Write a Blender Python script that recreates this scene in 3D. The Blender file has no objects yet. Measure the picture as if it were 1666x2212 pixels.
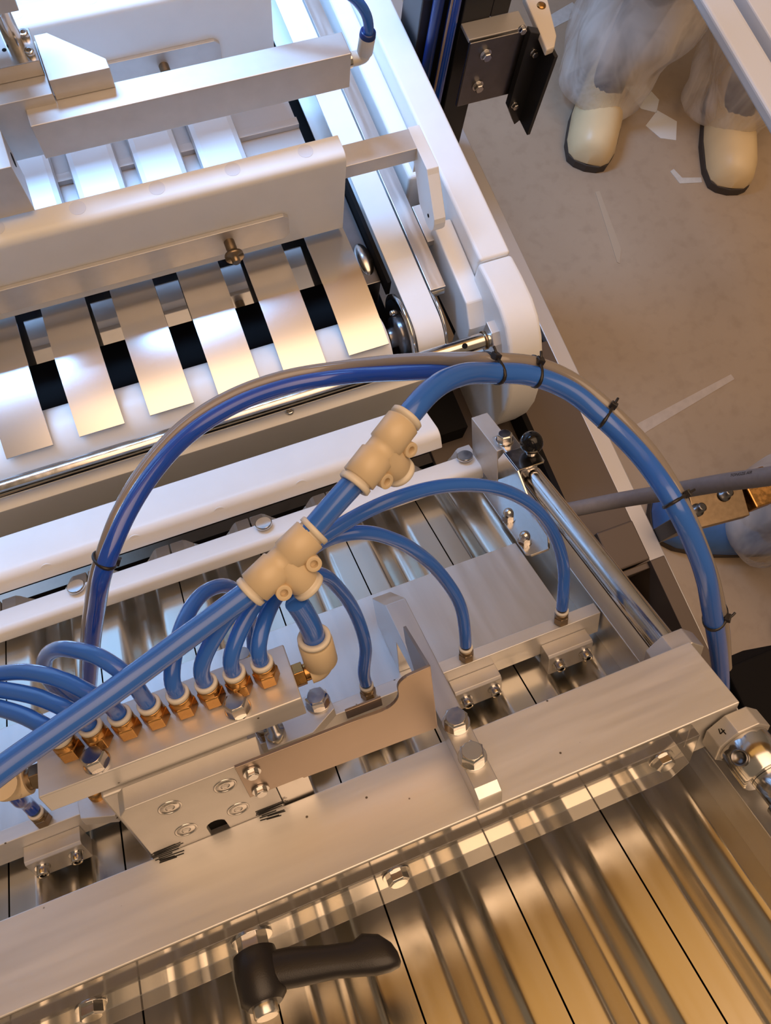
import bpy, math, random
from mathutils import Matrix, Vector, noise

# ------------------------------------------------------------------ camera, world, lights
scene = bpy.context.scene
COL = scene.collection
MM = 0.001
EYE = Vector((0.0, 0.0, 1.35))            # eye point 1.35 m above the shop floor
cam_data = bpy.data.cameras.new('camera')
cam_data.sensor_fit = 'HORIZONTAL'
cam_data.sensor_width = 36.0
cam_data.lens = 36.0 * 1664.0 / 1666.0
cam_data.clip_start = 0.01
cam = bpy.data.objects.new('camera', cam_data)
COL.objects.link(cam)
_x = Vector((0.93125617, -0.35373011, 0.08738968))
_y = Vector((-0.31895105, -0.90734777, -0.27384347))
_z = Vector((0.17615951, 0.22714539, -0.9577958))
cam.matrix_world = Matrix(((_x.x, -_y.x, -_z.x, EYE.x), (_x.y, -_y.y, -_z.y, EYE.y), (_x.z, -_y.z, -_z.z, EYE.z), (0, 0, 0, 1)))
scene.camera = cam

world = bpy.data.worlds.new('hall_air'); scene.world = world
world.use_nodes = True
bg = world.node_tree.nodes['Background']
bg.inputs[0].default_value = (1.0, 0.74, 0.50, 1)
bg.inputs[1].default_value = 0.19

def area(name, loc, target, sx, sy, power, color):
    d = bpy.data.lights.new(name, 'AREA'); d.shape = 'RECTANGLE'; d.size = sx; d.size_y = sy
    d.energy = power; d.color = color
    o = bpy.data.objects.new(name, d); COL.objects.link(o)
    o.location = loc
    o.rotation_euler = (Vector(target) - Vector(loc)).to_track_quat('-Z', 'Y').to_euler()
    return o
# cool lamp in the hood over the far end of the machine
cool = area('cool_hood_light', (-0.50, 1.12, 1.60), (-0.50, 1.10, 0.6), 1.3, 0.24, 25, (0.27, 0.54, 1.0))
cool.data.spread = math.radians(104)      # cone narrowed to keep the cool light off the feed bed
# large warm ceiling panel of the hall
warm = area('warm_ceiling_light_1', (0.65, -0.15, 2.95), (0.65, -0.15, 0.0), 2.4, 2.2, 21, (1.0, 0.66, 0.41))
warm.data.spread = math.radians(125)
# added amber fill, no known fixture; puts golden reflections on the plates
area('amber_reflection_fill', (0.1, 1.36, 2.62), (0.0, -0.2, 0.8), 2.8, 0.9, 5.0, (1.0, 0.52, 0.14))
scene.view_settings.view_transform = 'Standard'
scene.view_settings.look = 'None'
scene.view_settings.exposure = 0.17
scene.view_settings.gamma = 1.0
scene.view_settings.use_curve_mapping = False

# ------------------------------------------------------------------ frames (millimetres)
TILT = math.radians(30.93)                # the feed bed falls away from the viewer by 31 degrees
FW = Matrix.Translation(EYE) @ Matrix.Scale(1, 4)
FM = Matrix.Translation(EYE) @ Matrix.Rotation(-TILT, 4, 'X') @ Matrix.Translation((0, 0, -0.44))

# ------------------------------------------------------------------ mesh helpers
class MB:
    """collects faces, in millimetres of the current frame"""
    def __init__(self): self.v = []; self.f = []; self.s = []
    def add(self, verts, faces, smooth=False):
        n = len(self.v); self.v += [Vector(p) for p in verts]
        for q in faces: self.f.append([i + n for i in q]); self.s.append(smooth)
        return self
    def box(self, x0, x1, y0, y1, z0, z1):
        P = [(x, y, z) for z in (z0, z1) for y in (y0, y1) for x in (x0, x1)]
        return self.add(P, [(0, 2, 3, 1), (4, 5, 7, 6), (0, 1, 5, 4), (2, 6, 7, 3), (0, 4, 6, 2), (1, 3, 7, 5)])
    def prism(self, poly, axis, a, b, smooth=False):
        """poly in the two other axes (cyclic-ordered x,y,z without axis), extruded from a to b"""
        def P(p, t):
            return {'x': (t, p[0], p[1]), 'y': (p[0], t, p[1]), 'z': (p[0], p[1], t)}[axis]
        n = len(poly)
        A = sum(poly[i][0] * poly[(i + 1) % n][1] - poly[(i + 1) % n][0] * poly[i][1] for i in range(n))
        if (A < 0) != (axis == 'y'): poly = poly[::-1]
        if a > b: a, b = b, a
        vs = [P(p, a) for p in poly] + [P(p, b) for p in poly]
        self.add(vs, [tuple(range(n))[::-1], tuple(range(n, 2 * n))])
        base = len(self.v) - 2 * n
        for i in range(n):
            j = (i + 1) % n
            self.f.append([base + i, base + j, base + n + j, base + n + i]); self.s.append(smooth)
        return self
    def lathe(self, o, d, prof, n=24, smooth=True, caps=True, phase=0.0):
        """prof: (distance along d, radius)"""
        o = Vector(o); d = Vector(d).normalized()
        u = d.orthogonal().normalized(); w = d.cross(u)
        rings = []
        vs = []
        for t, r in prof:
            vs += [o + d * t + (u * math.cos(phase + 2 * math.pi * k / n) + w * math.sin(phase + 2 * math.pi * k / n)) * r for k in range(n)]
        b = len(self.v); self.v += vs
        for i in range(len(prof) - 1):
            sharp = not smooth
            for k in range(n):
                k2 = (k + 1) % n
                self.f.append([b + i * n + k, b + i * n + k2, b + (i + 1) * n + k2, b + (i + 1) * n + k]); self.s.append(not sharp)
        if caps:
            self.f.append([b + k for k in range(n)][::-1]); self.s.append(False)
            m_ = b + (len(prof) - 1) * n
            self.f.append([m_ + k for k in range(n)]); self.s.append(False)
        return self
    def cyl(self, p0, p1, r, n=24, r1=None, smooth=True, phase=0.0):
        p0 = Vector(p0); p1 = Vector(p1)
        return self.lathe(p0, p1 - p0, [(0, r), ((p1 - p0).length, r if r1 is None else r1)], n, smooth, True, phase)
    def hexa(self, p0, p1, r, phase=0.0):
        return self.cyl(p0, p1, r, 6, smooth=False, phase=phase)
    def sphere(self, o, r, n=24, m=12, sq=(1, 1, 1)):
        o = Vector(o); prof = [(-r * math.cos(math.pi * i / m), max(r * math.sin(math.pi * i / m), r * 0.01)) for i in range(m + 1)]
        b = len(self.v); self.lathe((0, 0, 0), (0, 0, 1), prof, n)
        for i in range(b, len(self.v)):
            p = self.v[i]; self.v[i] = o + Vector((p.x * sq[0], p.y * sq[1], p.z * sq[2]))
        return self
    def tube(self, pts, r, n=16, step=4.0, closed=False, caps=True):
        pts = resample([Vector(p) for p in pts], step, closed)
        m = len(pts); rings = []
        t0 = (pts[1] - pts[0]).normalized(); u = t0.orthogonal().normalized(); prev = t0
        b = len(self.v)
        for i, p in enumerate(pts):
            if closed: t = (pts[(i + 1) % m] - pts[i - 1]).normalized()
            else: t = (pts[min(i + 1, m - 1)] - pts[max(i - 1, 0)]).normalized()
            q = prev.rotation_difference(t); u = (q @ u); u = (u - t * u.dot(t)).normalized(); prev = t
            w = t.cross(u)
            rr = r(i / (m - 1)) if callable(r) else r
            self.v += [p + (u * math.cos(2 * math.pi * k / n) + w * math.sin(2 * math.pi * k / n)) * rr for k in range(n)]
        for i in range(m if closed else m - 1):
            i2 = (i + 1) % m
            for k in range(n):
                k2 = (k + 1) % n
                self.f.append([b + i * n + k, b + i * n + k2, b + i2 * n + k2, b + i2 * n + k]); self.s.append(True)
        if caps and not closed:
            self.f.append([b + k for k in range(n)][::-1]); self.s.append(False)
            self.f.append([b + (m - 1) * n + k for k in range(n)]); self.s.append(False)
        return self
    def sheet(self, poly, axis, a, b): return self.prism(poly, axis, a, b)
    def mesh(self, name, base):
        me = bpy.data.meshes.new(name); base = Vector(base)
        me.from_pydata([tuple((p - base) * MM) for p in self.v], [], self.f)
        for p, s in zip(me.polygons, self.s): p.use_smooth = s
        if any(self.s) and not all(self.s):
            flat = set()
            for p, s in zip(me.polygons, self.s):
                if not s: flat.update(p.edge_keys)
            for e in me.edges:
                if e.key in flat: e.use_edge_sharp = True
        me.update(); return me

def resample(pts, step, closed=False):
    n = len(pts)
    if n < 3 and not closed:
        return [pts[0].lerp(pts[-1], i / 2) for i in range(3)] if n == 2 else pts
    out = []
    segs = n if closed else n - 1
    for i in range(segs):
        p1, p2 = pts[i], pts[(i + 1) % n]
        p0 = pts[i - 1] if (closed or i > 0) else p1 * 2 - p2
        p3 = pts[(i + 2) % n] if (closed or i + 2 < n) else p2 * 2 - p1
        k = max(1, int((p2 - p1).length / step + 0.5))
        # centripetal-ish tangents
        d = (p2 - p1).length
        d0 = max((p1 - p0).length, 1e-6); d2 = max((p3 - p2).length, 1e-6)
        m1 = ((p2 - p1) / d - (p2 - p0) / (d + d0) + (p1 - p0) / d0) * d
        m2 = ((p3 - p2) / d2 - (p3 - p1) / (d + d2) + (p2 - p1) / d) * d
        for j in range(k):
            t = j / k; t2 = t * t; t3 = t2 * t
            out.append(p1 * (2 * t3 - 3 * t2 + 1) + m1 * (t3 - 2 * t2 + t) + p2 * (-2 * t3 + 3 * t2) + m2 * (t3 - t2))
    if not closed: out.append(pts[-1])
    return out

class Thing:
    def __init__(self, name, label, cat, F, base=(0, 0, 0), group=None):
        self.F = F; self.base = Vector(base)
        self.root = bpy.data.objects.new(name, None); COL.objects.link(self.root)
        self.root.empty_display_size = 0.02
        self.root.matrix_world = F @ Matrix.Translation(self.base * MM)
        setp(self.root, label, cat, group)
    def part(self, name, mb, mat, bev=0.0, parent=None, seg=2, label=None):
        o = bpy.data.objects.new(name, mb.mesh(name, self.base)); COL.objects.link(o)
        o.parent = parent or self.root
        finish(o, mat, bev, seg)
        if label: o['label'] = label
        return o

def setp(o, label, cat, group=None, kind=None):
    if label: o['label'] = label
    if cat: o['category'] = cat
    if group: o['group'] = group
    if kind: o['kind'] = kind

def finish(o, mat, bev, seg=2):
    o.data.materials.append(mat)
    if bev > 0:
        m = o.modifiers.new('edge', 'BEVEL'); m.width = bev * MM; m.segments = seg
        m.limit_method = 'ANGLE'; m.angle_limit = math.radians(40)

def solo(name, mb, mat, F, base, label, cat, group=None, bev=0.0, kind=None, seg=2):
    base = Vector(base)
    o = bpy.data.objects.new(name, mb.mesh(name, base)); COL.objects.link(o)
    o.matrix_world = F @ Matrix.Translation(base * MM)
    finish(o, mat, bev, seg); setp(o, label, cat, group, kind)
    return o

def copy_tree(o, parent=None):
    c = o.copy(); COL.objects.link(c); c.parent = parent
    for ch in list(o.children): copy_tree(ch, c)
    return c

def dup(t, shift, label=None):
    c = copy_tree(t.root)
    c.matrix_world = t.F @ Matrix.Translation((t.base + Vector(shift)) * MM)
    if label: c['label'] = label
    return c

# ------------------------------------------------------------------ materials
def new_mat(name):
    m = bpy.data.materials.new(name); m.use_nodes = True
    nt = m.node_tree; return m, nt, nt.nodes['Principled BSDF']

def mat(name, col, rough=0.5, metal=0.0, var=0.0, vscale=40.0, bump=0.0, bscale=300.0, stretch=None, coat=0.0, sss=0.0, spec=0.5, rvar=0.0, specks=False):
    m, nt, b = new_mat(name)
    b.inputs['Base Color'].default_value = (*col, 1); b.inputs['Roughness'].default_value = rough
    b.inputs['Metallic'].default_value = metal
    b.inputs['Specular IOR Level'].default_value = spec
    if coat: b.inputs['Coat Weight'].default_value = coat; b.inputs['Coat Roughness'].default_value = 0.08
    if sss:
        b.inputs['Subsurface Weight'].default_value = sss
        b.inputs['Subsurface Radius'].default_value = (1.0, 0.95, 0.9); b.inputs['Subsurface Scale'].default_value = 0.006
    L = nt.links
    tc = nt.nodes.new('ShaderNodeTexCoord')
    src = tc.outputs['Object']
    if stretch:
        mp = nt.nodes.new('ShaderNodeMapping'); mp.inputs['Scale'].default_value = stretch
        L.new(src, mp.inputs['Vector']); src = mp.outputs['Vector']
    def nz(scale, detail=4.0, s=None):
        n = nt.nodes.new('ShaderNodeTexNoise'); n.inputs['Scale'].default_value = scale; n.inputs['Detail'].default_value = detail
        L.new(s or src, n.inputs['Vector']); return n
    if var or rvar:
        n = nz(vscale)
        if var:
            r = nt.nodes.new('ShaderNodeMapRange'); r.inputs[1].default_value = 0.3; r.inputs[2].default_value = 0.7
            r.inputs[3].default_value = 1 - var; r.inputs[4].default_value = 1 + var * 0.4
            L.new(n.outputs['Fac'], r.inputs[0])
            mx = nt.nodes.new('ShaderNodeVectorMath'); mx.operation = 'SCALE'; mx.inputs[0].default_value = col
            L.new(r.outputs[0], mx.inputs['Scale']); L.new(mx.outputs[0], b.inputs['Base Color'])
        if rvar:
            r = nt.nodes.new('ShaderNodeMapRange'); r.inputs[1].default_value = 0.3; r.inputs[2].default_value = 0.7
            r.inputs[3].default_value = max(rough - rvar, 0.03); r.inputs[4].default_value = rough + rvar
            L.new(n.outputs['Fac'], r.inputs[0]); L.new(r.outputs[0], b.inputs['Roughness'])
    if specks:
        vo = nt.nodes.new('ShaderNodeTexVoronoi'); vo.inputs['Scale'].default_value = 62; L.new(tc.outputs['Object'], vo.inputs['Vector'])
        cr = nt.nodes.new('ShaderNodeValToRGB'); e = cr.color_ramp.elements
        e[0].position = 0.035; e[0].color = (0.16, 0.13, 0.10, 1); e[1].position = 0.06; e[1].color = (1, 1, 1, 1)
        L.new(vo.outputs['Distance'], cr.inputs[0])
        mm = nt.nodes.new('ShaderNodeMix'); mm.data_type = 'RGBA'; mm.blend_type = 'MULTIPLY'; mm.inputs['Factor'].default_value = 1.0
        src_l = b.inputs['Base Color'].links[0].from_socket if b.inputs['Base Color'].links else None
        if src_l: L.new(src_l, mm.inputs[6])
        else: mm.inputs[6].default_value = (*col, 1)
        L.new(cr.outputs[0], mm.inputs[7]); L.new(mm.outputs[2], b.inputs['Base Color'])
    if bump:
        n = nz(bscale, 3.0); bp = nt.nodes.new('ShaderNodeBump'); bp.inputs['Strength'].default_value = bump; bp.inputs['Distance'].default_value = 0.0004
        L.new(n.outputs['Fac'], bp.inputs['Height']); L.new(bp.outputs['Normal'], b.inputs['Normal'])
    return m

ALU = mat('brushed_aluminium', (0.74, 0.72, 0.70), 0.42, 0.6, var=0.06, vscale=9, bump=0.06, bscale=60, stretch=(1.2, 14, 14), rvar=0.08, specks=True)
ALU_Y = mat('brushed_aluminium_lengthwise', (0.74, 0.73, 0.72), 0.36, 0.9, var=0.06, vscale=9, bump=0.06, bscale=60, stretch=(14, 1.2, 14), rvar=0.08)
ANOD = mat('bead_blasted_aluminium', (0.66, 0.63, 0.60), 0.5, 0.75, var=0.05, vscale=60, bump=0.08, bscale=900)
PLATE = mat('rolled_stainless_plate', (0.66, 0.62, 0.54), 0.23, 1.0, var=0.06, vscale=10, bump=0.03, bscale=120, stretch=(8, 0.6, 8), rvar=0.04)
SHEET = mat('satin_stainless_sheet', (0.64, 0.61, 0.58), 0.24, 1.0, var=0.05, vscale=20, bump=0.05, bscale=500, rvar=0.05)
STEEL = mat('polished_steel', (0.66, 0.64, 0.62), 0.16, 1.0, var=0.08, vscale=90, rvar=0.06)
STEELD = mat('dark_steel', (0.22, 0.21, 0.21), 0.3, 1.0, var=0.1, vscale=60)
MIRROR = mat('mirror_polished_sheet', (0.72, 0.74, 0.77), 0.05, 1.0)
BRASS = mat('nickel_brass', (0.50, 0.27, 0.09), 0.28, 1.0, var=0.15, vscale=160, rvar=0.08)
BRONZE = mat('dull_brass', (0.30, 0.22, 0.14), 0.32, 1.0, var=0.15, vscale=160)
UHMW = mat('white_polyethylene', (0.84, 0.83, 0.81), 0.42, 0.0, var=0.03, vscale=25, bump=0.03, bscale=600, sss=0.15)
PLUG = mat('grey_white_plug', (0.70, 0.71, 0.75), 0.45)
CREAM = mat('cream_fitting_plastic', (0.70, 0.56, 0.37), 0.38, 0.0, var=0.04, vscale=50, sss=0.05)
CREAMW = mat('pale_release_ring', (0.74, 0.68, 0.58), 0.4)
BLUE = mat('blue_polyurethane_tube', (0.032, 0.15, 0.62), 0.22, 0.0, coat=0.4, sss=0.0)
BLUE2 = mat('deep_blue_polyurethane_tube', (0.012, 0.075, 0.50), 0.15, 0.0, coat=0.6)
GREYT = mat('smoke_grey_tube', (0.26, 0.23, 0.21), 0.18, 0.0, coat=0.5)
CABLE = mat('grey_rubber_hose', (0.20, 0.20, 0.24), 0.5, 0.0, var=0.1, vscale=200)
BLACK = mat('black_plastic', (0.016, 0.013, 0.013), 0.38, 0.0, bump=0.15, bscale=1500)
BALL = mat('black_phenolic', (0.006, 0.006, 0.007), 0.12, 0.0, spec=0.35)
INK = mat('marker_ink', (0.012, 0.011, 0.011), 0.7)
VOID = mat('near_black_void', (0.010, 0.009, 0.009), 0.85, spec=0.12)  # near-black; also stands in for shade in gaps, holes and undersides
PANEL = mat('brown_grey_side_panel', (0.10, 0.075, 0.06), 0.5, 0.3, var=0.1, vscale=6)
DPOST = mat('charcoal_post', (0.035, 0.036, 0.042), 0.35, 0.4)
NAVY = mat('navy_cable', (0.008, 0.03, 0.16), 0.3)
COAT_WHITE = mat('white_coated_rail', (0.72, 0.73, 0.76), 0.4)
RAILTAN = mat('grey_base_rail', (0.52, 0.50, 0.49), 0.45, 0.5)
SHOE = mat('cream_work_shoe', (0.86, 0.66, 0.37), 0.4, 0.0, var=0.04, vscale=20)
SOLE = mat('dark_rubber_sole', (0.06, 0.045, 0.035), 0.7)
SKIN = mat('dark_trouser_fabric', (0.055, 0.05, 0.06), 0.8, 0.0, var=0.2, vscale=30)
BLUECLOTH = mat('blue_shoe_cover_film', (0.06, 0.18, 0.50), 0.45, 0.0, var=0.2, vscale=25, bump=0.5, bscale=60)
BROWN = mat('brown_sock', (0.13, 0.085, 0.06), 0.8, var=0.2, vscale=60)
TAPE = mat('worn_white_tape', (0.62, 0.61, 0.58), 0.5, var=0.1, vscale=80)
PAPER = mat('white_scrap', (0.75, 0.75, 0.73), 0.6)
IVORY = mat('ivory_cover', (0.78, 0.70, 0.60), 0.4)
WIRE = mat('copper_tone_wire', (0.30, 0.22, 0.18), 0.4)

def glassy(name, tint, amount, rough):
    """clear acrylic: sees through, with a fresnel gloss"""
    m = bpy.data.materials.new(name); m.use_nodes = True; nt = m.node_tree; nt.nodes.clear(); L = nt.links
    out = nt.nodes.new('ShaderNodeOutputMaterial')
    tr = nt.nodes.new('ShaderNodeBsdfTransparent'); tr.inputs[0].default_value = (*tint, 1)
    gl = nt.nodes.new('ShaderNodeBsdfGlossy'); gl.inputs['Roughness'].default_value = rough; gl.inputs[0].default_value = (0.9, 0.9, 0.9, 1)
    df = nt.nodes.new('ShaderNodeBsdfDiffuse'); df.inputs[0].default_value = (0.75, 0.70, 0.66, 1)
    lw = nt.nodes.new('ShaderNodeFresnel'); lw.inputs[0].default_value = 1.49
    m1 = nt.nodes.new('ShaderNodeMixShader'); m1.inputs[0].default_value = amount
    L.new(tr.outputs[0], m1.inputs[1]); L.new(df.outputs[0], m1.inputs[2])
    m2 = nt.nodes.new('ShaderNodeMixShader'); L.new(lw.outputs[0], m2.inputs[0])
    L.new(m1.outputs[0], m2.inputs[1]); L.new(gl.outputs[0], m2.inputs[2])
    L.new(m2.outputs[0], out.inputs[0]); return m
ACRYL = glassy('clear_acrylic', (0.93, 0.91, 0.89), 0.13, 0.06)

def film():
    """translucent white overall plastic, creased"""
    m = bpy.data.materials.new('translucent_overall_film'); m.use_nodes = True; nt = m.node_tree; nt.nodes.clear(); L = nt.links
    out = nt.nodes.new('ShaderNodeOutputMaterial')
    tr = nt.nodes.new('ShaderNodeBsdfTransparent'); tr.inputs[0].default_value = (0.97, 0.96, 0.95, 1)
    df = nt.nodes.new('ShaderNodeBsdfPrincipled'); df.inputs['Base Color'].default_value = (0.92, 0.86, 0.80, 1); df.inputs['Roughness'].default_value = 0.35
    tc = nt.nodes.new('ShaderNodeTexCoord')
    mp = nt.nodes.new('ShaderNodeMapping'); mp.inputs['Scale'].default_value = (1.0, 1.0, 0.45); mp.inputs['Rotation'].default_value = (0.5, 0.4, 0.0)
    L.new(tc.outputs['Object'], mp.inputs['Vector'])
    n = nt.nodes.new('ShaderNodeTexNoise'); n.inputs['Scale'].default_value = 11; n.inputs['Detail'].default_value = 3; n.inputs['Distortion'].default_value = 1.2
    L.new(mp.outputs[0], n.inputs['Vector'])
    r = nt.nodes.new('ShaderNodeMapRange'); r.inputs[1].default_value = 0.35; r.inputs[2].default_value = 0.62; r.inputs[3].default_value = 0.25; r.inputs[4].default_value = 0.72
    L.new(n.outputs['Fac'], r.inputs[0])
    bp = nt.nodes.new('ShaderNodeBump'); bp.inputs['Strength'].default_value = 0.35; bp.inputs['Distance'].default_value = 0.012
    L.new(n.outputs['Fac'], bp.inputs['Height']); L.new(bp.outputs[0], df.inputs['Normal'])
    mx = nt.nodes.new('ShaderNodeMixShader'); L.new(r.outputs[0], mx.inputs[0]); L.new(tr.outputs[0], mx.inputs[1]); L.new(df.outputs[0], mx.inputs[2])
    L.new(mx.outputs[0], out.inputs[0]); return m
FILM = film()

def floor_mat():
    m, nt, b = new_mat('worn_tan_resin_floor'); L = nt.links
    tc = nt.nodes.new('ShaderNodeTexCoord')
    n1 = nt.nodes.new('ShaderNodeTexNoise'); n1.inputs['Scale'].default_value = 2.6; n1.inputs['Detail'].default_value = 8
    n2 = nt.nodes.new('ShaderNodeTexNoise'); n2.inputs['Scale'].default_value = 34; n2.inputs['Detail'].default_value = 6
    L.new(tc.outputs['Object'], n1.inputs['Vector']); L.new(tc.outputs['Object'], n2.inputs['Vector'])
    c1 = nt.nodes.new('ShaderNodeValToRGB'); e = c1.color_ramp.elements
    e[0].position = 0.3; e[0].color = (0.40, 0.305, 0.215, 1); e[1].position = 0.72; e[1].color = (0.50, 0.395, 0.29, 1)
    L.new(n1.outputs['Fac'], c1.inputs[0])
    c2 = nt.nodes.new('ShaderNodeValToRGB'); e = c2.color_ramp.elements
    e[0].position = 0.28; e[0].color = (0.55, 0.5, 0.45, 1); e[1].position = 0.5; e[1].color = (1, 1, 1, 1)
    L.new(n2.outputs['Fac'], c2.inputs[0])
    mx = nt.nodes.new('ShaderNodeMix'); mx.data_type = 'RGBA'; mx.blend_type = 'MULTIPLY'; mx.inputs['Factor'].default_value = 0.22
    L.new(c1.outputs[0], mx.inputs[6]); L.new(c2.outputs[0], mx.inputs[7]); L.new(mx.outputs[2], b.inputs['Base Color'])
    b.inputs['Roughness'].default_value = 0.42
    return m
FLOOR = floor_mat()

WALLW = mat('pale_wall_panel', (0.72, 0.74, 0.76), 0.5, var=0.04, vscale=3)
WALLB = mat('brown_reflector_wall', (0.58, 0.33, 0.09), 0.6, var=0.25, vscale=2.5)  # brown chosen for its reflection in the grooved plates

COMB = mat('smooth_stainless_comb', (0.62, 0.60, 0.58), 0.22, 1.0)
TRAY = mat('satin_tray_metal', (0.66, 0.68, 0.71), 0.45, 0.4)
SCUFF = mat('faint_scuff', (0.50, 0.40, 0.29), 0.5)
STREAK = mat('worn_pale_streak', (0.58, 0.50, 0.43), 0.5, var=0.1, vscale=60)

COVER = mat('dim_reflection_stainless', (0.40, 0.32, 0.26), 0.36, 0.9, var=0.05, vscale=20)  # dim front reflection put into a darker, browner stainless base

def copy_part(o, shift):
    c = o.copy(); COL.objects.link(c); c.parent = o.parent
    c.location = Vector(o.location) + Vector(shift) * MM
    for ch in list(o.children):
        k = ch.copy(); COL.objects.link(k); k.parent = c
    return c

def bolt(t, p, d, r, h, name='hex_bolt', wr=None, phase=0.3, m=None, mw=None):
    """hex head on a washer"""
    p = Vector(p); d = Vector(d).normalized()
    b = MB()
    u = d.orthogonal().normalized(); w = d.cross(u)
    b.lathe(p + d * 1.2, d, [(0, r), (h * 0.85, r), (h, r * 0.86)], 6, False, True, phase)
    b.lathe(p + d * (1.2 + h - 0.01), d, [(0, r * 0.80), (0.25, r * 0.78)], 20)
    o = t.part(name, b, m or STEEL, 0.25)
    t.part('washer', MB().cyl(p, p + d * 1.3, wr or r * 1.13, 24), mw or STEEL, 0.2, o)
    return o

def socket_screw(t, p, d, r, h, name='socket_screw', m=None):
    p = Vector(p); d = Vector(d).normalized()
    b = MB().lathe(p, d, [(0, r), (h * 0.9, r), (h, r * 0.9), (h, r * 0.52)], 24, True, False)
    b.lathe(p + d * h, d, [(0, r * 0.52), (-h * 0.5, r * 0.5), (-h * 0.5, 0.01)], 6, False, False)
    return t.part(name, b, m or STEEL, 0)

# ------------------------------------------------------------------ setting
fl = MB().box(-2500, 4200, -2500, 4200, -1400, -1350)
solo('floor', fl, FLOOR, FW, (0, 0, -1350), 'worn tan resin workshop floor with scuffs', None, kind='structure')

solo('wall_back', MB().box(-2500, 4200, 1450, 1550, -1350, 700), WALLW, FW, (0, 1450, -1350), 'pale lower wall panels behind the machine', None, kind='structure')  # unseen wall, split in two tones for reflections in the metal
solo('brown_reflector_1', MB().box(-2500, 4200, 1440, 1550, 700.5, 2600), WALLB, FW, (0, 1440, 700), 'unseen brown upper wall added for reflections in the plates', None, kind='structure')  # brown band added out of view as a reflector for the plates
hd_ = Thing('hood_lamp', 'long lamp hood hanging over the far end of the machine', 'lamp', FW, (-550, 1120, 300))
hd_.part('housing', MB().prism([(960, 262), (1000, 330), (1240, 330), (1280, 262), (1276, 262), (1238, 325), (1002, 325), (964, 262)], 'x', -1260, 160), COAT_WHITE)
for x in (-1100, 40): hd_.part('hanger', MB().cyl((x, 1120, 330), (x, 1120, 2600), 4, 10), STEELD)

# ------------------------------------------------------------------ feed bed (falls away from the viewer): grooved plates
PITCH = 78.3; GAP0 = 5.85; ZP = -84.0
bed = Thing('grooved_plate_conveyor', 'bed of long grooved steel plates sloping away under the aluminium cross beam', 'conveyor', FM, (0, 200, ZP - 12))
def plate_profile(w):
    top = [(0.6, ZP), (17, ZP)]
    n = 14
    for i in range(n + 1):
        s = i / n; x = 19 + 40.3 * s
        top.append((x, ZP - 15.5 * (0.5 - 0.5 * math.cos(2 * math.pi * s)) ** 0.8))
    top += [(61.3, ZP), (w - 0.6, ZP)]
    return top
prof = plate_profile(PITCH)
pb = MB()
n_ = len(prof)
Y0, Y1 = -160.0, 556.0
vs = [(x + GAP0, Y0, z) for x, z in prof] + [(x + GAP0, Y1, z) for x, z in prof]
pb.add(vs, [(i, i + 1, n_ + i + 1, n_ + i) for i in range(n_ - 1)], True)
vs = [(x + GAP0, Y0, z - 3.5) for x, z in prof] + [(x + GAP0, Y1, z - 3.5) for x, z in prof]
pb.add(vs, [(i, n_ + i, n_ + i + 1, i + 1) for i in range(n_ - 1)], True)
a_, b_ = 0, 2 * n_
pb.f += [[b_, a_, n_, b_ + n_], [n_ - 1, b_ + n_ - 1, b_ + 2 * n_ - 1, 2 * n_ - 1]]; pb.s += [False, False]
for i in range(n_ - 1):
    pb.f += [[i, b_ + i, b_ + i + 1, i + 1], [n_ + i, n_ + i + 1, b_ + n_ + i + 1, b_ + n_ + i]]; pb.s += [False, False]
p0 = bed.part('grooved_plate', pb, PLATE)
for k in (-4, -3, -2, -1, 1, 2): copy_part(p0, (k * PITCH, 0, 0))
for sgn in (1, -1):
    cp = [(GAP0 + sgn * x, z) for x, z in ((0.7, ZP + 0.05), (0.7, ZP + 9), (13, ZP + 9), (16, ZP + 7), (22, ZP + 0.05))]
    ec = bed.part('end_cap', MB().prism(cp, 'y', 527.5, 555), ANOD, 0.8)
    for k in (-4, -3, -2, -1, 1, 2):
        copy_part(ec, (k * PITCH, 0, 0))
    if sgn < 0: copy_part(ec, (3 * PITCH, 0, 0))
bed.part('dark_underfill', MB().box(-330, 230, -150, 545, ZP - 60, ZP - 22), VOID)  # black box added so the plate gaps read as shade

# ------------------------------------------------------------------ cross beam, acrylic guard
solo('cross_beam', MB().box(-330, 249.6, 175.3, 225, -45, 0), ALU, FM, (0, 200, -45),
     'wide flat aluminium cross beam spanning the grooved plates', 'beam', bev=0.7)

g = Thing('clear_guard_panel', 'clear acrylic guard strip bolted along the front of the cross beam', 'guard panel', FM, (0, 171, -49))
g.part('panel', MB().prism([(-330, -1), (215.2, -1), (214.8, -36), (203, -49), (-330, -49)], 'y', 166.9, 175.0), ACRYL, 0.5)
for x in (189, 17, -155):
    bolt(g, (x, 166.8, -9), (0, -1, 0), 6.4, 5.4, wr=8.2)

# clamping lever on a hexagonal stand-off
lv = Thing('clamping_lever', 'black plastic clamping lever on a hexagonal standoff below the cross beam', 'lever', FM, (-69, 166, -11))
lv.part('standoff', MB().hexa((-68, 166.8, -11), (-68.6, 150, -11), 8.6, 0.3), SHEET, 0.4)
lv.part('washer', MB().cyl((-68, 166.9, -11), (-68, 165, -11), 11.5, 28), STEEL, 0.2)
hb = MB().lathe((-68.6, 159, -11), (0, -1, 0), [(0, 9.5), (1, 11.5), (10, 12.4), (24, 12), (27, 9)], 28)
lv.part('hub', hb, BLACK)
hd = MB()
secs = [(-66, 147, 9.5, 8), (-50, 143.5, 9.8, 7.5), (-30, 138, 8.2, 6.8), (-17, 134.2, 8.6, 6.8), (-11, 134.0, 10.6, 7), (-3, 131.5, 9.4, 6.8), (2, 128.5, 6.0, 5), (3.6, 127, 2.4, 2.4)]
vs = []
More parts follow.
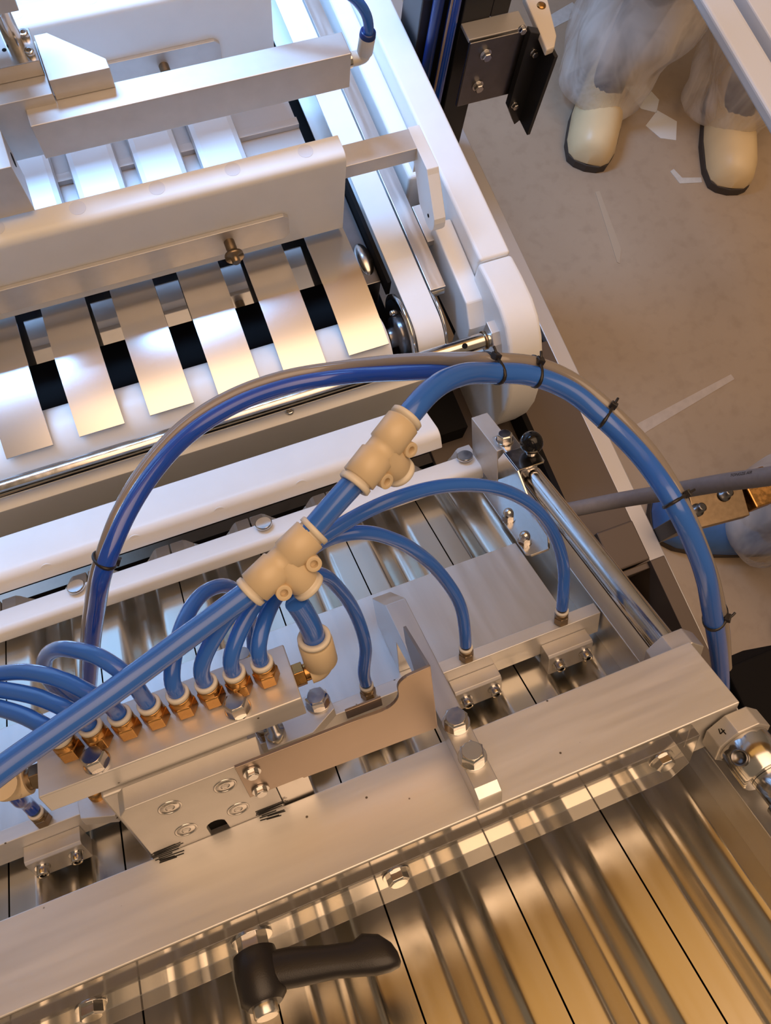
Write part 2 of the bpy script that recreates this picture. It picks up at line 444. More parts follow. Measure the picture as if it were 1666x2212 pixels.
for x, y, hy, hz in secs:
    for k in range(14):
        t = 2 * math.pi * k / 14
        cy = math.copysign(abs(math.cos(t)) ** 0.7, math.cos(t)); cz = math.copysign(abs(math.sin(t)) ** 0.7, math.sin(t))
        vs.append((x, y + hy * cy, -11 + hz * cz))
fs = []
for i in range(len(secs) - 1):
    for k in range(14):
        fs.append((i * 14 + k, (i + 1) * 14 + k, (i + 1) * 14 + (k + 1) % 14, i * 14 + (k + 1) % 14))
hd.add(vs, fs, True); hd.add([], [])
hd.f.append([len(vs) - 14 + k for k in range(14)][::-1]); hd.s.append(True)
lv.part('handle', hd, BLACK)
lv.part('pin', MB().lathe((-69, 132.5, -11), (0, -1, 0), [(0, 6.6), (5, 6.6), (6, 5.6)], 24), SHEET, 0)

# ------------------------------------------------------------------ locating arm on the beam
arm = Thing('locating_arm', 'long chamfered aluminium arm with two hex bolts crossing over the cross beam', 'arm', FM, (81, 200, 0))
ap = [(176, 0.05), (176, 14.5), (182, 18), (326, 18), (366, -20), (366, -52.9), (317, -52.9), (311, -7), (284, -1), (270, 0.05)]
arm.part('body', MB().prism(ap, 'x', 73.2, 88.2), ALU_Y, 0.5)
bolt(arm, (81, 223.5, 18), (0, 0, 1), 7.6, 7.0, wr=8.6, phase=0.2)
bolt(arm, (80.6, 199.5, 18), (0, 0, 1), 7.6, 7.0, wr=8.6, phase=0.5)

# ------------------------------------------------------------------ mounting block behind the beam
bk = Thing('mounting_block', 'tan-lit aluminium mounting block with four socket screws standing behind the beam', 'block', FM, (-70, 235, -40))
fp = [(-110, -2), (-110, 56), (-106, 61), (-50, 61), (-31.3, 61), (-31.3, -2), (-64.8, -2), (-64.8, 9)]
for i in range(9):
    t = math.pi * i / 8; fp.append((-70.4 + 5.6 * math.cos(t), 9 + 5 * math.sin(t)))
fp += [(-76, 9), (-76, -2)]
bk.part('face_plate', MB().prism(fp, 'y', 225.1, 238.5), ANOD, 0.5)
bk.part('back_body', MB().prism([(238.6, -40), (238.6, 58), (252, 60.8), (262, 60.8), (280, 40), (280, -40)], 'x', -118, -36), ANOD, 1.2)
bk.part('cheek', MB().prism([(-30.9, -40), (-30.9, 31), (-12, 28), (-12, -40)], 'y', 226, 236), SHEET, 0.3)
bk.part('slot_plug', MB().box(-75.8, -65, 229, 236, -2, 13), VOID)
for x, z in ((-86.3, 46.5), (-55.4, 46.5), (-86, 17), (-55.4, 17)):
    s = MB().lathe((x, 225.6, z), (0, -1, 0), [(0, 6.6), (0.8, 6.5), (1.0, 5.6), (0.2, 5.4)], 28, True, False)
    s.lathe((x, 225.4, z), (0, -1, 0), [(0.1, 5.4), (0.6, 4.9), (0.6, 2.6)], 28, True, False)
    s.lathe((x, 224.8, z), (0, 1, 0), [(0, 2.6), (2.2, 2.5), (2.2, 0.01)], 6, False, False)
    bk.part('socket_screw', s, SHEET)
random.seed(4)
for cx in (-101, -38):
    b = MB()
    for k in range(7):
        x0 = cx - 9 + random.uniform(-1.5, 2); x1 = cx + 8 + random.uniform(-3, 2.5); z0 = 0.4 + k * 0.85 + random.uniform(-.3, .3); z1 = z0 + random.uniform(-0.8, 1.0)
        b.add([(x0, 224.95, z0), (x1, 224.95, z1), (x1, 224.95, z1 + 0.8), (x0, 224.95, z0 + 0.9)], [(0, 1, 2, 3)])
    bk.part('marker_scribble', b, INK)
    b = MB()
    for k in range(5):
        x0 = cx - 7 + random.uniform(-2, 3); x1 = cx + 6 + random.uniform(-6, 3); y0 = 224.6 - k * 0.8; y1 = y0 - random.uniform(-0.4, 1.2)
        b.add([(x0, y0 - 0.7, 0.12), (x1, y1 - 0.7, 0.12), (x1, y1, 0.12), (x0, y0, 0.12)], [(0, 1, 2, 3)])
    bk.part('marker_scribble', b, INK)

# bent stainless cover plate
cv = Thing('bent_cover_plate', 'bent stainless cover plate with a raised rounded tab fixed to the mounting block', 'cover plate', FM, (10, 222, 24))
pol = [(-46, 28.5), (-46, 64), (19, 64), (38, 63.2)]
for i in range(7):
    t = i / 6 * math.pi / 2; pol.append((38 + 11 * math.sin(t), 74.2 - 11 * math.cos(t)))
for i in range(7):
    t = i / 6 * math.pi / 2; pol.append((57 - 8 * math.cos(t), 79 + 8 * math.sin(t)))
pol += [(68.6, 88), (68.6, 23), (-14.4, 26.5), (-15, 28)]
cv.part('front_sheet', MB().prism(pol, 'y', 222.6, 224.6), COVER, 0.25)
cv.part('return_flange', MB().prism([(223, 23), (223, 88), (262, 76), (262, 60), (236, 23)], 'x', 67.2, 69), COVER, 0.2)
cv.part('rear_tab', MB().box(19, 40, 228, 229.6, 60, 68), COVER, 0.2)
for z in (55, 34):
    bolt(cv, (-38.8, 222.5, z), (0, -1, 0), 3.6, 2.6, name='hex_screw', wr=5.0)

# ------------------------------------------------------------------ air manifold
mf = Thing('air_manifold', 'aluminium air manifold block carrying a row of eight brass fittings', 'manifold', FM, (-72, 259, 61))
mf.part('body', MB().box(-143.2, -1, 240, 279, 61.2, 77.5), ALU, 0.7)
def push_fit(t, x, y, z, s=1.0, m=BRASS):
    b = MB().lathe((x, y, z), (0, 0, 1), [(0, 5.2 * s), (1.2 * s, 5.2 * s)], 20)
    b.lathe((x, y, z + 1.2 * s), (0, 0, 1), [(0, 6.6 * s), (0.8 * s, 7.3 * s), (8.4 * s, 7.3 * s), (9.2 * s, 6.7 * s)], 6, False, True, 0.25)
    b.lathe((x, y, z + 10.4 * s), (0, 0, 1), [(0, 6.3 * s), (4.2 * s, 6.3 * s), (4.6 * s, 5.9 * s)], 24)
    o = t.part('push_fitting', b, m, 0.25)
    t.part('release_ring', MB().lathe((x, y, z + 14.8 * s), (0, 0, 1), [(0, 5.2 * s), (1.0 * s, 5.2 * s), (1.2 * s, 6.3 * s), (3.4 * s, 6.3 * s), (4.0 * s, 5.7 * s), (4.0 * s, 4.4 * s), (2.0 * s, 4.3 * s)], 24, True, False), CREAMW, 0, o)
    return o
f0 = push_fit(mf, -15, 259, 77.5)
for i in range(1, 8): copy_part(f0, (-15.6 * i, 0, 0))
bolt(mf, (-35, 247.5, 77.5), (0, 0, 1), 6.6, 7.5, wr=7.2, m=SHEET)
bolt(mf, (-112, 247.5, 77.5), (0, 0, 1), 6.6, 7.5, wr=7.2, m=SHEET)
e = MB().hexa((-1, 261, 69), (5, 261, 69), 7.2, 0.2); e.cyl((5, 261, 69), (9, 261, 69), 5.2)
eo = mf.part('elbow_nut', e, BRASS, 0.3)
e = MB().tube([(8, 261, 69), (13, 261, 69.5), (15.5, 261, 73), (16, 261, 80)], 7.6, 24, 1.5); e.lathe((16, 261, 74), (0, 0, 1), [(0, 9.2), (1, 9.8), (19, 9.8), (20, 9.2)], 28)
eo = mf.part('elbow_fitting', e, CREAM)
mf.part('release_ring', MB().lathe((16, 261, 94.5), (0, 0, 1), [(0, 7.6), (1, 7.6), (1.1, 9.4), (3, 9.4), (3.6, 8.6), (3.6, 6.4), (1, 6.3)], 28, True, False), CREAMW, 0, eo)
e = MB().hexa((-149, 259, 69), (-143, 259, 69), 7.0, 0.2); e.cyl((-152, 259, 69), (-149, 259, 69), 6)
mf.part('end_nut', e, BRONZE, 0.3)
e = MB().tube([(-151, 259, 69), (-157, 259, 69), (-160, 257, 73), (-160.5, 254, 80)], 8.0, 24, 1.5)
mf.part('end_coupling', e, CREAM)

# ------------------------------------------------------------------ nozzle bar with small fittings, jaws, flat plate
nz_ = Thing('nozzle_bar', 'slim aluminium nozzle bar with small dark fittings behind the beam', 'bar', FM, (0, 305, -75))
nz_.part('bar', MB().box(-330, 234.2, 300.5, 311, -75, -50), ALU, 0.5)
f0 = push_fit(nz_, 202.5, 305.5, -50, 0.82, BRONZE)
for x in (123.2, 45, -33.3, -111.6, -190): copy_part(f0, (x - 202.5, 0, 0))

def jaw(x0, label):
    t = Thing('clamp_jaw', label, 'clamp', FM, (x0 + 19, 294, -88), 'clamp jaws on the nozzle bar')
    p = [(300.4, -63), (289.5, -63), (287.6, -65), (287.6, -86), (291, -88), (300.4, -88)]
    t.part('body', MB().prism(p, 'x', x0, x0 + 38), ANOD, 0.4)
    socket_screw(t, (x0 + 8, 287.6, -74), (0, -1, 0), 4.0, 6.5)
    socket_screw(t, (x0 + 31, 287.6, -74), (0, -1, 0), 4.0, 6.5)
    t.part('washer', MB().cyl((x0 + 8, 287.7, -74), (x0 + 8, 287.0, -74), 5.2), STEEL)
    t.part('washer', MB().cyl((x0 + 31, 287.7, -74), (x0 + 31, 287.0, -74), 5.2), STEEL)
    return t
jaw(183.3, 'small aluminium clamp jaw with two socket screws near the right end of the nozzle bar')
jaw(105.6, 'small aluminium clamp jaw with two socket screws partly hidden behind the locating arm')
jaw(-210, 'small aluminium clamp jaw with two socket screws at the left edge below the manifold')

solo('flat_cover_plate', MB().box(-330, 210.5, 311.2, 396, -60, -53), ALU_Y, FM, (0, 350, -60),
     'flat brushed aluminium plate lying behind the nozzle bar', 'plate', bev=0.5)

lg = Thing('support_lug', 'chamfered aluminium lug with a stamped hex bolt right of the manifold', 'lug', FM, (0, 305, -50), 'lugs under the manifold')
lg.part('body', MB().prism([(17, 318), (18, 300), (-1.5, 288), (-34, 288), (-34, 318)], 'z', -49.9, -40), ALU, 0.4)
bolt(lg, (8.6, 309.5, -40), (0, 0, 1), 8.2, 8.0, wr=9.2, phase=0.15)
lg.part('post', MB().lathe((-26, 296, -40), (0, 0, 1), [(0, 7), (10, 7), (10, 4.5), (101, 4.5)], 20), SHEET)
lg2 = Thing('support_lug', 'chamfered aluminium lug left of the mounting block', 'lug', FM, (-145, 300, -50), 'lugs under the manifold')
lg2.part('body', MB().prism([(-164, 302), (-163, 291), (-141, 284), (-137, 288), (-137, 318), (-164, 318)], 'z', -49.9, -40), ALU, 0.4)
lg2.part('post', MB().lathe((-150, 304, -40), (0, 0, 1), [(0, 6), (10, 6), (10, 4.5), (101, 4.5)], 20), BRASS)

# ------------------------------------------------------------------ side rail, guide rod, collars
solo('side_rail', MB().box(235.6, 249, -160, 480, -104, -50.5), ALU_Y, FM, (243, 200, -104), 'brushed steel side rail along the right edge of the grooved plates', 'rail', bev=0.6)
solo('guide_rod', MB().cyl((246, 110, -23), (246, 436, -23), 9.2, 40), STEEL, FM, (246, 280, -23), 'polished round steel guide rod running through the beam end', 'rod', bev=0.4)
def collar(y0, y1, label):
    p = []
    for k in range(8):
        t = math.pi / 8 + k * math.pi / 4; p.append((246 + 20 * math.cos(t), -23.2 + 20 * math.sin(t)))
    t = Thing('octagon_collar', label, 'collar', FM, (246, (y0 + y1) / 2, -43), 'octagonal shaft collars')
    t.part('ring', MB().prism(p, 'y', y0, y1), ANOD, 0.7)
    return t
collar(225.6, 239.0, 'octagonal aluminium shaft collar behind the beam end')
c2 = collar(160.5, 173.6, 'octagonal aluminium shaft collar in front of the beam end, handwritten 4 on it')
# handwritten figure on the chamfer face of the near collar
cxn = Vector((246 + 20 * math.cos(math.pi * .75) * 0.925, 0, -23.2 + 20 * math.sin(math.pi * .75) * 0.925))
nn = Vector((-math.sqrt(.5), 0, math.sqrt(.5))); tt = Vector((math.sqrt(.5), 0, math.sqrt(.5)))
b = MB()
def stroke(p, q, w=0.7):
    P = lambda s: cxn + nn * 0.15 + tt * s[0] + Vector((0, s[1], 0))
    d = Vector((q[0] - p[0], q[1] - p[1])); d.normalize(); nrm = (-d.y * w / 2, d.x * w / 2)
    pts = [P((p[0] + nrm[0], p[1] + nrm[1])), P((p[0] - nrm[0], p[1] - nrm[1])), P((q[0] - nrm[0], q[1] - nrm[1])), P((q[0] + nrm[0], q[1] + nrm[1]))]
    b.add(pts, [(0, 1, 2, 3), (3, 2, 1, 0)])
for p, q in (((-0.6, 169.6), (-1.8, 166.6)), ((-1.8, 166.6), (1.9, 166.9)), ((0.6, 168.8), (0.9, 164.4))): stroke(p, q)
c2.part('figure', b, INK)
hbm = MB().lathe((246, 160.4, -23), (0, -1, 0), [(0, 16.0), (1, 16.6), (22, 16.6), (23, 15.6)], 48)
hub = Thing('shaft_hub', 'polished steel shaft hub with a cross hole at the right edge', 'hub', FM, (246, 148, -40))
hub.part('sleeve', hbm, STEEL)
hub.part('cross_hole', MB().lathe((232.5, 149, -11.5), (-0.65, 0, 0.75), [(-1, 5.0), (3.0, 5.0), (3.0, 4.2), (0.2, 4.0), (0.2, 0.01)], 28, True, False), STEELD)
hub.part('shaft', MB().lathe((246, 137.2, -23), (0, -1, 0), [(0, 11), (16, 11), (16, 13.5), (34, 13.5), (34, 10), (110, 10)], 40), STEEL)
hub.part('side_screw', MB().cyl((262, 150, -20), (271, 150, -17), 3.6), STEEL)

# end block, saddle, lock bracket with ball knob
eb = Thing('rod_end_block', 'upright aluminium block carrying the far end of the guide rod', 'block', FM, (238, 480, -60))
eb.part('body', MB().box(230, 246.6, 470, 524, -66, -15), ANOD, 0.6)
eb.part('saddle', MB().prism([(434, -12), (434, -30), (486, -30), (490, -15), (484, -11)], 'x', 234.5, 251), SHEET, 1.2)
bolt(eb, (240.5, 476, -11), (0, 0, 1), 7.0, 6.6, wr=8.0, phase=0.1)
lb = Thing('lock_bracket', 'bent steel lock bracket with black ball knob and two dome nuts beside the guide rod', 'bracket', FM, (232, 430, -50))
lb.part('top_flange', MB().prism([(232, 433), (256, 433), (257.5, 435), (257.5, 457), (256, 459), (232, 459)], 'z', -10.5, -8.8), STEEL, 0.3)
lb.part('web', MB().prism([(459, -9), (433, -9), (398, -36), (378, -38), (376, -51), (470, -51), (470, -25)], 'x', 230.6, 232.4), STEEL, 0.3)
lb.part('bottom_flange', MB().prism([(211, 379), (214, 375), (231, 375), (231, 470), (211, 470)], 'z', -52.0, -49.6), SHEET, 0.3)
for y in (421, 391):
    d = MB().lathe((216.5, y, -49.6), (0, 0, 1), [(0, 6.2), (1.0, 6.2)], 24)
    d.lathe((216.5, y, -48.6), (0, 0, 1), [(0, 5.4), (4.2, 5.4)], 6, False, True, 0.2)
    d.lathe((216.5, y, -44.4), (0, 0, 1), [(0, 4.7), (2.6, 4.6), (4.4, 3.9), (5.8, 2.4), (6.3, 0.1)], 20)
    lb.part('dome_nut', d, STEEL)
kb = lb.part('ball_knob', MB().sphere((252.5, 449, 2.0), 10.2, 32, 18), BALL)
lb.part('knob_neck', MB().cyl((252.5, 449, -9), (252.5, 449, -5), 4.6), STEEL, 0, kb)

# ------------------------------------------------------------------ white hold-down bars
sb = Thing('slim_hold_down_bar', 'slim white plastic bar with round steel pins lying across the grooved plates', 'bar', FM, (0, 514, -74))
sp = [(502, -74), (502, -66)] + [(508 - 6 * math.cos(t), -66 + 6 * math.sin(t)) for t in [i * math.pi / 12 for i in range(1, 6)]] + [(508, -60), (526, -60), (526, -74)]
sb.part('bar', MB().prism(sp, 'x', -330, 231, True), UHMW, 0.8)
for x in (-249, -155.5, 17, 226 - 6):
    sb.part('pin', MB().lathe((x, 519.5, -60), (0, 0, 1), [(0, 4.4), (3.2, 4.4), (3.2, 7.4), (3.8, 7.9), (5.2, 7.9), (6.0, 7.2)], 32), STEEL)
wb = Thing('thick_white_bar', 'thick white plastic bar with faint round plugs above the plate ends', 'bar', FM, (0, 560, -58))
wp = [(533.5, -48.5), (535, -40)] + [(545 - 10 * math.cos(t), -40 + 10 * math.sin(t)) for t in [i * math.pi / 14 for i in range(1, 7)]] + [(546, -30), (586, -30), (586, -57), (560, -57)]
wb.part('bar', MB().prism(wp, 'x', -330, 203, True), UHMW, 1.0)
for x in (-252, -173, -95, -17, 61.5, 140):
    dn = Vector((0, -0.98, 0.2)); wb.part('plug', MB().cyl(Vector((x, 536.2, -40.5)) - dn * 2, Vector((x, 535.4, -40.5)) + dn * 0.35, 6.6, 28), UHMW, 0.3)

# ------------------------------------------------------------------ level discharge conveyor at the far end
# comb sheet with curved fingers
def arch(y): return -790.0 - 10.0 * ((y - 478.0) / 100.0) ** 2
fg = Thing('finger_guide', 'curved stainless comb sheet with broad fingers pointing to the viewer', 'guide', FW, (0, 470, -802))
def curved(x0, x1, y0, y1, n):
    b = MB(); ys = [y0 + (y1 - y0) * i / n for i in range(n + 1)]
    m = n + 1
    vs = [(x0, y, arch(y)) for y in ys] + [(x1, y, arch(y)) for y in ys] + [(x0, y, arch(y) - 2) for y in ys] + [(x1, y, arch(y) - 2) for y in ys]
    fs = []
    for i in range(n):
        fs += [(i, m + i, m + i + 1, i + 1), (2 * m + i, 2 * m + i + 1, 3 * m + i + 1, 3 * m + i)]
    b.add(vs, fs, True)
    fs = []
    for i in range(n):
        fs += [(i, i + 1, 2 * m + i + 1, 2 * m + i), (m + i, 3 * m + i, 3 * m + i + 1, m + i + 1)]
    fs += [(0, 2 * m, 3 * m, m), (n, m + n, 3 * m + n, 2 * m + n)]
    n0 = len(b.v) - len(vs)
    for q in fs: b.f.append([k + n0 for k in q]); b.s.append(False)
    return b
fin0 = fg.part('finger', curved(174, 223, 378, 549, 18), COMB)
for k in range(1, 7): copy_part(fin0, (-77.2 * k, 0, 0))
fg.part('back_sheet', curved(-300, 223, 549, 580, 4), COMB)
pan = MB().add([(-300, 484, -815), (226, 484, -815), (226, 580, -812), (-300, 580, -812), (-300, 484, -817), (226, 484, -817), (226, 580, -814), (-300, 580, -814)],
               [(0, 1, 2, 3), (7, 6, 5, 4), (0, 4, 5, 1), (1, 5, 6, 2), (2, 6, 7, 3), (3, 7, 4, 0)])
solo('polished_under_sheet', pan, MIRROR, FW, (0, 530, -817), 'mirror-polished sheet seen through the slots of the comb', 'sheet')
solo('end_roller', MB().lathe((-300, 400, -843), (1, 0, 0), [(0, 36), (1.5, 37.5), (526, 37.5), (528, 36)], 48), UHMW, FW, (0, 400, -880),
     'white plastic end roller under the finger tips', 'roller')

# white comb blocks
def comb_block(y, label, labp, gy):
    t = Thing('plug_studded_block', label, 'block', FW, (0, y + 14, -785), 'white blocks over the discharge conveyor')
    p = [(y + 28, -785), (y + 28, -667), (y + 9, -667)] + [(y + 9 - 9 * math.sin(a), -676 + 9 * math.cos(a)) for a in [i * math.pi / 14 for i in range(1, 8)]] + [(y, -785)]
    t.part('block', MB().prism(p, 'x', -330, 221, True), UHMW, 0.8)
    for x in (-209, -131, -53, 26, 104, 182):
        t.part('plug', MB().cyl((x, y + 18, -668.5), (x, y + 18, -666.75), 8.0, 32), PLUG)
    s = Thing('mounting_strip', labp, 'strip', FW, (0, y - 3, -768), 'steel strips on the white blocks')
    q = [(-330, -768), (-330, -729.5), (148, -729.5), (154, -735), (154, -762), (148, -768)]
    s.part('strip', MB().prism(q, 'y', y - 5, y - 0.1), ANOD, 0.5)
    s.part('knob', MB().lathe((84, y - 5, -748), (0, -1, 0), [(0, 6), (10, 6), (12, 5.4), (16, 5.4), (17, 10.5), (21, 10.5), (21, 4.8), (27, 4.8), (28, 4)], 28), BRONZE)
    return t
comb_block(530, 'white plastic block with grey plugs above the finger comb', 'steel strip with a turned knob on the white block above the fingers', 0)
comb_block(780, 'white plastic block with grey plugs at the far top edge', 'steel strip with a turned knob behind the silver air bar', 0)

# tray plates of the conveyor
tr = Thing('tray_conveyor', 'pale trough plates of the discharge conveyor between the white blocks', 'conveyor', FW, (0, 800, -845))
tp = [(0, -838), (2, -832), (8, -830), (52, -830), (58, -832), (60, -838)]
b = MB(); n_ = len(tp)
vs = [(-62 + x, 584, z) for x, z in tp] + [(-62 + x, 1150, z) for x, z in tp] + [(-62 + x, 584, z - 2) for x, z in tp] + [(-62 + x, 1150, z - 2) for x, z in tp]
b.add(vs, [(i, i + 1, n_ + i + 1, n_ + i) for i in range(n_ - 1)] + [(2 * n_ + i, 3 * n_ + i, 3 * n_ + i + 1, 2 * n_ + i + 1) for i in range(n_ - 1)] +
      [(i, 2 * n_ + i, 2 * n_ + i + 1, i + 1) for i in range(n_ - 1)] + [(0, n_, 3 * n_, 2 * n_), (n_ - 1, 3 * n_ - 1, 4 * n_ - 1, 2 * n_ - 1)])
t0 = tr.part('trough_plate', b, TRAY)
for k in (-4, -3, -2, -1, 1, 2, 3): copy_part(t0, (78 * k, 0, 0)) if k < 3 else None
tr.part('bed_sheet', MB().box(-330, 236, 584, 1150, -856, -850), RAILTAN)
for y in (660, 735, 850, 930): tr.part('cross_bar', MB().box(-330, 236, y, y + 12, -849.8, -842), RAILTAN, 0.5)

# silver air bar and carriage
ab = Thing('air_bar', 'silver rectangular air bar hanging over the discharge conveyor', 'bar', FW, (90, 600, -640))
ab.part('bar', MB().box(-65, 243.6, 587, 615, -640, -599), ANOD, 0.8)
e = MB().cyl((243.6, 601, -620), (249, 601, -620), 8.0); ab.part('gland', e, STEEL, 0.3)
e = MB().tube([(249, 601, -620), (257, 601, -620), (261, 600, -618), (263, 599, -610)], 7.0, 20, 1.5)
e.lathe((263, 599.5, -614), (0.06, -0.05, 1), [(0, 6.4), (1, 8), (20, 8)], 24)
eo = ab.part('elbow', e, CREAMW)
ab.part('release_ring', MB().lathe((264.2, 598.5, -594), (0.06, -0.05, 1), [(0, 8.2), (4.5, 7.8), (5, 6)], 24), NAVY, 0, eo)
cg = Thing('slide_carriage', 'silver carriage with a cut corner sitting over the left end of the air bar', 'carriage', FW, (-20, 630, -599))
cg.part('plate', MB().prism([(-36.3, 662), (-24.4, 662), (18, 620), (18.4, 609), (-36, 609)], 'z', -598.8, -577), ANOD, 0.6)
cg.part('body', MB().box(-140, -37, 606, 668, -655, -588), ANOD, 0.6)
cg.part('base_plate', MB().box(-140, -38, 628, 666, -587.8, -572), SHEET, 0.5)
cg.part('rod', MB().cyl((-54, 652, -572), (-54, 652, -430), 8.2, 28), STEEL, 0)
cg.part('top_block', MB().box(-130, -36, 600, 690, -500, -430), ANOD, 0.6)
socket_screw(cg, (-43.5, 636, -572), (0, 0, 1), 4.2, 5)
socket_screw(cg, (-43.5, 657, -572), (0, 0, 1), 4.2, 5)
cg.part('drilled_hole', MB().cyl((-64, 647, -573), (-64, 647, -571.9), 2.0, 16), VOID)
sd = Thing('side_lug', 'silver lug with a bored hole at the left edge under the carriage', 'lug', FW, (-100, 570, -660))
sd.part('body', MB().box(-150, -91, 551, 592, -660, -600), ANOD, 0.6)
sd.part('bore', MB().cyl((-92, 578, -622), (-90.8, 578, -622), 6.5, 24), VOID)

# cross bracket with hanging rounded lever
cb = Thing('hinge_bracket', 'silver cross bracket with a hanging rounded lever beside the white block', 'bracket', FW, (270, 540, -740))
cb.part('cross_bar', MB().box(221.3, 318.5, 536, 563, -709, -690), ANOD, 0.6)
lp = [(565, -690), (507, -689), (503, -694), (470, -727)] + [(482 + 15 * math.cos(a), -738 + 15 * math.sin(a)) for a in [math.radians(d) for d in (160, 190, 220, 250, 280)]] + [(510, -746), (530, -721), (545, -709), (565, -709)]
cb.part('lever', MB().prism(lp, 'x', 305, 319), UHMW, 0.7)
cb.part('pivot_hole', MB().cyl((304.6, 484, -737), (305.4, 484, -737), 2.2, 16), VOID)

# belts, pulley flanges
def belt(x0, x1, y0, z0, r, name, label, m):
    yc, zc = y0 + r, z0 - r
    outer = [(1150, z0)] + [(yc - r * math.sin(a), zc + r * math.cos(a)) for a in [i * math.pi / 16 for i in range(17)]] + [(1150, z0 - 2 * r)]
    inner = [(1150, z0 - 2 * r + 2.5)] + [(yc - (r - 2.5) * math.sin(a), zc + (r - 2.5) * math.cos(a)) for a in [i * math.pi / 16 for i in range(16, -1, -1)]] + [(1150, z0 - 2.5)]
    P = outer + inner; n = len(P)
    b = MB(); vs = [(x0, y, z) for y, z in P] + [(x1, y, z) for y, z in P]
    k = len(outer); fs = []
    for i in range(k - 1): fs.append((i, i + 1, n + i + 1, n + i))
    b.add(vs, fs, True)
    fs = [(i, n + i, n + i + 1, i + 1) for i in range(0)]
    for i in range(k, n - 1): b.f.append([i, i + 1, n + i + 1, n + i]); b.s.append(True)
    for i in range(k - 1):
        j = n - 1 - i
        b.f.append([i, j, j - 1, i + 1]); b.s.append(False)
        b.f.append([n + i, n + i + 1, n + j - 1, n + j]); b.s.append(False)
    return solo(name, b, m, FW, (x0, y0 + 200, z0 - 2 * r), label, 'belt')
belt(258.5, 292.5, 360, -800, 40, 'flat_belt', 'flat white transport belt wrapping its pulley right of the fingers', UHMW)
gs = Thing('belt_guide_strip', 'bright steel guide strip alongside the white belt', 'strip', FW, (304, 700, -812))
gs.part('strip', MB().box(295, 315, 428, 1150, -812, -800), ALU_Y, 0.5)
gs.part('end_stub', MB().cyl((296, 431, -811), (314, 431, -811), 6), STEEL, 0.2)
pl = Thing('belt_pulley', 'dark steel pulley with round flanges carrying the white belt', 'pulley', FW, (275, 400, -880))
pl.part('drum', MB().cyl((255, 400, -840), (294, 400, -840), 37, 40), STEELD)
pl.part('flange', MB().lathe((250, 404, -842), (1, 0, 0), [(0, 44), (1.5, 50), (4.5, 50), (5, 48)], 56), STEEL)
pl.part('flange', MB().lathe((293.4, 404, -840), (1, 0, 0), [(0, 43), (0.4, 45), (2.4, 45), (2.8, 43)], 56), STEEL)
pl.part('hub', MB().lathe((236, 404, -842), (1, 0, 0), [(0, 12), (9, 13), (9, 24), (14, 24)], 40), STEELD)
pl.part('grease_cap', MB().sphere((249, 428, -828), 4, 14, 8), STEEL)
mo = Thing('drive_housing', 'dark grey drive housing with a rounded cover beside the comb sheet', 'housing', FW, (240, 560, -860))
mo.part('body', MB().box(228, 250, 470, 640, -870, -822), STEELD, 1.0)
mo.part('cover', MB().sphere((240, 505, -824), 20, 28, 14, (0.55, 1.2, 0.5)), SHEET)
mo.part('toothed_edge', MB().box(251, 256, 455, 640, -830, -804), VOID, 0.3)

# long steel rod in front of the roller, white strip with screw
rd = Thing('cross_rod', 'long polished steel rod in front of the finger tips', 'rod', FW, (0, 347, -810))
rd.part('rod', MB().cyl((-330, 347, -800), (338, 347, -800), 9.5, 40), STEEL)
rd.part('drilled_hole', MB().cyl((303, 344, -792.5), (303, 343, -790.2), 3.2, 18), VOID)
rd.part('end_ring', MB().lathe((329, 347, -800), (1, 0, 0), [(0, 10), (0.4, 11.2), (4, 11.2), (4.4, 10)], 40), BRONZE)
bb = Thing('rod_bearing', 'silver bearing block holding the right end of the long rod', 'bearing', FW, (345, 345, -830))
bb.part('body', MB().prism([(362, -786), (346, -786), (334, -795), (326, -806), (326, -832), (362, -832)], 'x', 337, 350.8), ANOD, 0.8)
bb.part('foot', MB().prism([(285, 352), (336, 352), (336, 320), (292, 334)], 'z', -832, -826), ANOD, 0.5)
ws = Thing('white_scraper_strip', 'white plastic scraper strip with a button screw in front of the long rod', 'strip', FW, (0, 342, -870))
ws.part('strip', MB().box(-330, 252, 329, 356.5, -945, -816), UHMW, 0.8)
s = MB().lathe((89, 341, -816), (0, 0, 1), [(0, 5.6), (1.5, 5.4), (2.8, 4.4), (3.2, 3), (3.2, 2.2)], 24, True, False); s.lathe((89, 341, -812.8), (0, 0, -1), [(0, 2.2), (1.8, 2.1), (1.8, .01)], 6, False, False)
ws.part('button_screw', s, STEEL)
ws.part('button_screw', MB().lathe((-262, 341, -816), (0, 0, 1), [(0, 5.6), (1.5, 5.4), (2.8, 4.4), (3.2, 2.2)], 24), STEEL)

# white side frame with rounded nose
sf = Thing('conveyor_side_frame', 'thick white plastic side frame with rounded nose along the conveyor', 'frame', FW, (370, 700, -1000))
sf.part('rail', MB().prism([(426, -762), (1300, -762), (1300, -905), (426, -905)], 'x', 350.5, 390), UHMW, 4.0, seg=4)
npf = [(424.6, -763), (392, -760), (362, -760), (341, -766), (322, -779), (307, -797), (294, -820), (284, -845), (278.5, -872), (279, -905), (288, -945), (305, -985), (330, -1000), (424.6, -1000)]
sf.part('nose', MB().prism(npf, 'x', 347, 390.5, True), UHMW, 5.0, seg=4)
sf.part('ledge', MB().prism([(575, -790), (1300, -790), (1300, -905), (575, -905)], 'x', 324.5, 350.3), UHMW, 5.0, seg=4)
sf.part('inner_guard', MB().prism([(505, -786), (395, -792), (372, -815), (365, -860), (505, -870)], 'x', 326, 349.8), UHMW, 2.0)
sf.part('lug', MB().box(318.7, 334, 560, 580, -760, -742), ANOD, 0.5)
sh = Thing('cross_shelf', 'short silver shelf plate under the rounded lever', 'shelf', FW, (327, 520, -812))
sh.part('plate', MB().box(317, 345, 492, 545, -812, -802), ANOD, 0.6)

